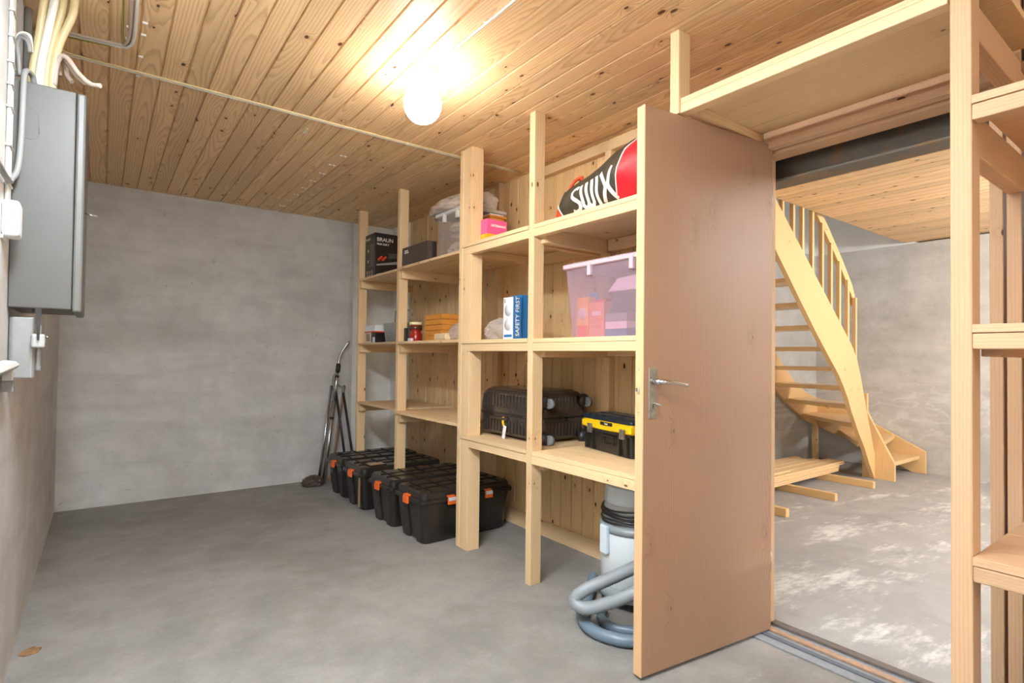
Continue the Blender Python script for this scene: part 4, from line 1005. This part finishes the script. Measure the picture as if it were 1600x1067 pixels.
# upright cables on the left wall
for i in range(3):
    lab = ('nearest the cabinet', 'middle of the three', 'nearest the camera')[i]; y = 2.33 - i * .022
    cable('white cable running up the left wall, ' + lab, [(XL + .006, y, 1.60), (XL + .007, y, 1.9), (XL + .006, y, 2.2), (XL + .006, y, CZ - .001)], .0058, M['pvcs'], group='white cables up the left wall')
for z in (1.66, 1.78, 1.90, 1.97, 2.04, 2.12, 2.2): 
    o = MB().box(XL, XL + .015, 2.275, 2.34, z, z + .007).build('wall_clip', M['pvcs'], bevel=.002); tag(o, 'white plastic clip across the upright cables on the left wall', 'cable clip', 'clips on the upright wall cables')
cable('thick grey cable curving down the left wall in front of the cabinet', [(XL + .05, 2.46, kz1 + .0), (XL + .045, 2.44, 2.075), (XL + .033, 2.40, 2.07), (XL + .03, 2.385, 2.02), (XL + .028, 2.38, 1.85), (XL + .022, 2.375, 1.74), (XL + .012, 2.33, 1.69), (XL + .012, 2.25, 1.67), (XL + .012, 1.9, 1.66)], .0085, M['pvcg'])
cable('grey pipe rising on the left wall behind the fuse cabinet', [(XL + .012, 2.66, 2.05), (XL + .012, 2.66, 2.2), (XL + .012, 2.66, CZ - .001)], .012, M['pvcg'], name='pipe')

# ------------------------------------------------------------------ stair in the room beyond
st = thing('staircase', 'pine open-riser staircase with balusters turning at the foot by the far wall', 'staircase', (5.5, 2.6, 0))
def ztop(x): return 2.401 - .81 * (x - 4.168)
top = [(3.55, ztop(3.55)), (4.168, 2.401), (5.442, 1.370), (5.57, 1.262), (5.661, 1.150), (5.74, .99), (5.804, .835), (5.90, .60), (6.02, .33), (6.09, .18), (6.09, 0)]
bot = [(6.055, 0), (5.93, .16), (5.834, .305), (5.70, .46), (5.593, .603), (5.52, .70), (5.47, .786), (5.38, .90), (5.27, 1.02), (5.073, 1.183), (4.836, 1.386), (4.612, 1.590), (4.339, 1.845), (4.17, 2.00), (3.55, 2.53)]
MB().prism(top + bot, 'y', 2.190, 2.230).build('inner_string', M['stair_x'], st, bevel=.003)
# end piece facing the room, at the foot
ep = [(2.30, 0), (2.30, .825), (2.257, .827), (2.257, .644), (2.16, .445), (2.091, .307), (2.022, .171), (2.022, 0)]
MB().prism(ep, 'x', 6.055, 6.092).build('foot_string', M['stair_z'], st, bevel=.003)
ft = [(3.55, 3.03), (5.80, 1.21), (5.96, 1.085), (6.165, .936), (6.36, .83), (6.545, .752), (6.77, .70)]
fb = [(6.77, .373), (6.50, .44), (6.203, .585), (6.0, .69), (5.80, .825), (3.55, 2.64)]
MB().prism(ft + fb, 'y', 3.035, 3.075).build('outer_string', M['stair_x'], st, bevel=.003)
fs = [(3.034, .70), (3.034, .373), (2.836, .297), (2.577, .215), (2.30, .09), (2.10, 0), (1.98, 0), (1.98, .224), (2.42, .451), (2.688, .566), (2.898, .645)]
MB().prism(fs, 'x', 6.745, 6.785).build('foot_wall_string', M['stair_y'], st, bevel=.003)
def tread(k, poly): 
    MB().prism(poly, 'z', .181 * k - .038, .181 * k).build('tread', M['stair_y'], st, bevel=.004)
tread(1, [(6.10, 2.03), (6.74, 2.03), (6.74, 2.32), (6.10, 2.18)])
tread(2, [(6.10, 2.12), (6.74, 2.25), (6.74, 2.80), (5.78, 2.235), (5.92, 2.262), (6.10, 2.33)])
tread(3, [(5.90, 2.262), (6.10, 2.34), (6.74, 2.68), (6.74, 3.03), (6.355, 3.03), (5.72, 2.235)])
tread(4, [(5.84, 2.24), (6.50, 3.03), (5.99, 3.03), (5.60, 2.235)])
tread(5, [(5.72, 2.235), (6.12, 3.03), (5.68, 3.03), (5.455, 2.235)])
for k in range(6, 14):
    xb = 4.42 + (10 - k) * .2235; tread(k, [(xb, 2.235), (xb + .25, 2.235), (xb + .25, 3.03), (xb, 3.03)])
MB().box(6.60, 6.655, 2.98, 3.03, 0, .40).build('support_post', M['stair_z'], st, bevel=.003)
for i, (x, zt) in enumerate(((3.95, 3.25), (4.123, 3.1), (4.296, 2.94), (4.469, 2.79), (4.625, 2.65), (4.797, 2.50), (4.975, 2.335), (5.143, 2.185), (5.309, 2.04), (5.481, 1.888), (5.647, 1.735))):
    MB().box(x - .016, x + .016, 2.193, 2.225, min(ztop(x), 9) - (.03 if x < 5.5 else .02 + .03), zt).build('baluster', M['stair_z'], st, bevel=.003)
rail = [(3.85, 3.36), (4.9, 2.435), (5.16, 2.215), (5.42, 1.975), (5.62, 1.765), (5.70, 1.66), (5.715, 1.70), (5.70, 1.755), (5.64, 1.86), (5.44, 2.065), (5.18, 2.305), (4.92, 2.53), (3.85, 3.46)]
MB().prism(rail, 'y', 2.226, 2.262).build('handrail', M['stair_x'], st, bevel=.004)

# ------------------------------------------------------------------ timber on the floor below the stair
for i, (x, lab) in enumerate(((4.03, 'nearest timber bearer on the concrete floor beyond the doorway'), (4.82, 'middle timber bearer lying under the stack of boards'), (5.58, 'farthest timber bearer poking out under the stack of boards'))):
    tag(MB().box(x - .024, x + .024, 2.02, 2.90, 0, .062).build('timber_bearer', M['stair_y'], bevel=.003), lab, 'timber', 'bearers under the board stack')
rnd = random.Random(3); n = 0
for row in range(5):
    for j in range(5):
        y0 = 2.41 + j * .088 + rnd.uniform(0, .012) + row * .006; z = .0625 + row * .0155
        x1 = (6.02 if row > 2 and j < 2 else 5.80) + rnd.uniform(-.08, .08); x0 = 3.3 + rnd.uniform(-.1, .1)
        if x1 > 5.95 and row > 3: x1 = 6.0
        tag(MB().box(x0, x1, y0, y0 + .076, z, z + .0145).build('board', M['pine_x'], bevel=.002), 'long pale planed board in the stack on the bearers under the stair', 'board', 'boards stacked under the stair')
for i, (y, a, x0, x1, z) in enumerate(((2.47, .01, 3.9, 5.0, .1405), (2.60, -.02, 3.7, 4.75, .1405), (2.70, .03, 3.6, 5.1, .1405), (2.66, -.02, 3.7, 4.7, .1565))):
    T = Matrix.Translation((x0, y, z)) @ Matrix.Rotation(a, 4, 'Z')
    lab = ('short loose board lying nearest on top of the board stack', 'short loose board with a dark end on the board stack', 'longest loose board at the back on top of the stack', 'topmost short loose board crossing the others on the stack')[i]
    tag(MB().box(0, x1 - x0, 0, .075, 0, .015, T).build('loose_board', M['pine_x'], bevel=.002), lab, 'board')
tag(MB().prism([(-.225, 2.80), (-.19, 2.825), (-.165, 2.80), (-.175, 2.765), (-.21, 2.755), (-.232, 2.775)], 'z', 0, .006).build('paper_scrap', plain('brown_scrap', '8f6a48', .8, noise=.4, scale=30), bevel=.001), 'torn brown scrap on the floor against the left wall', 'scrap')
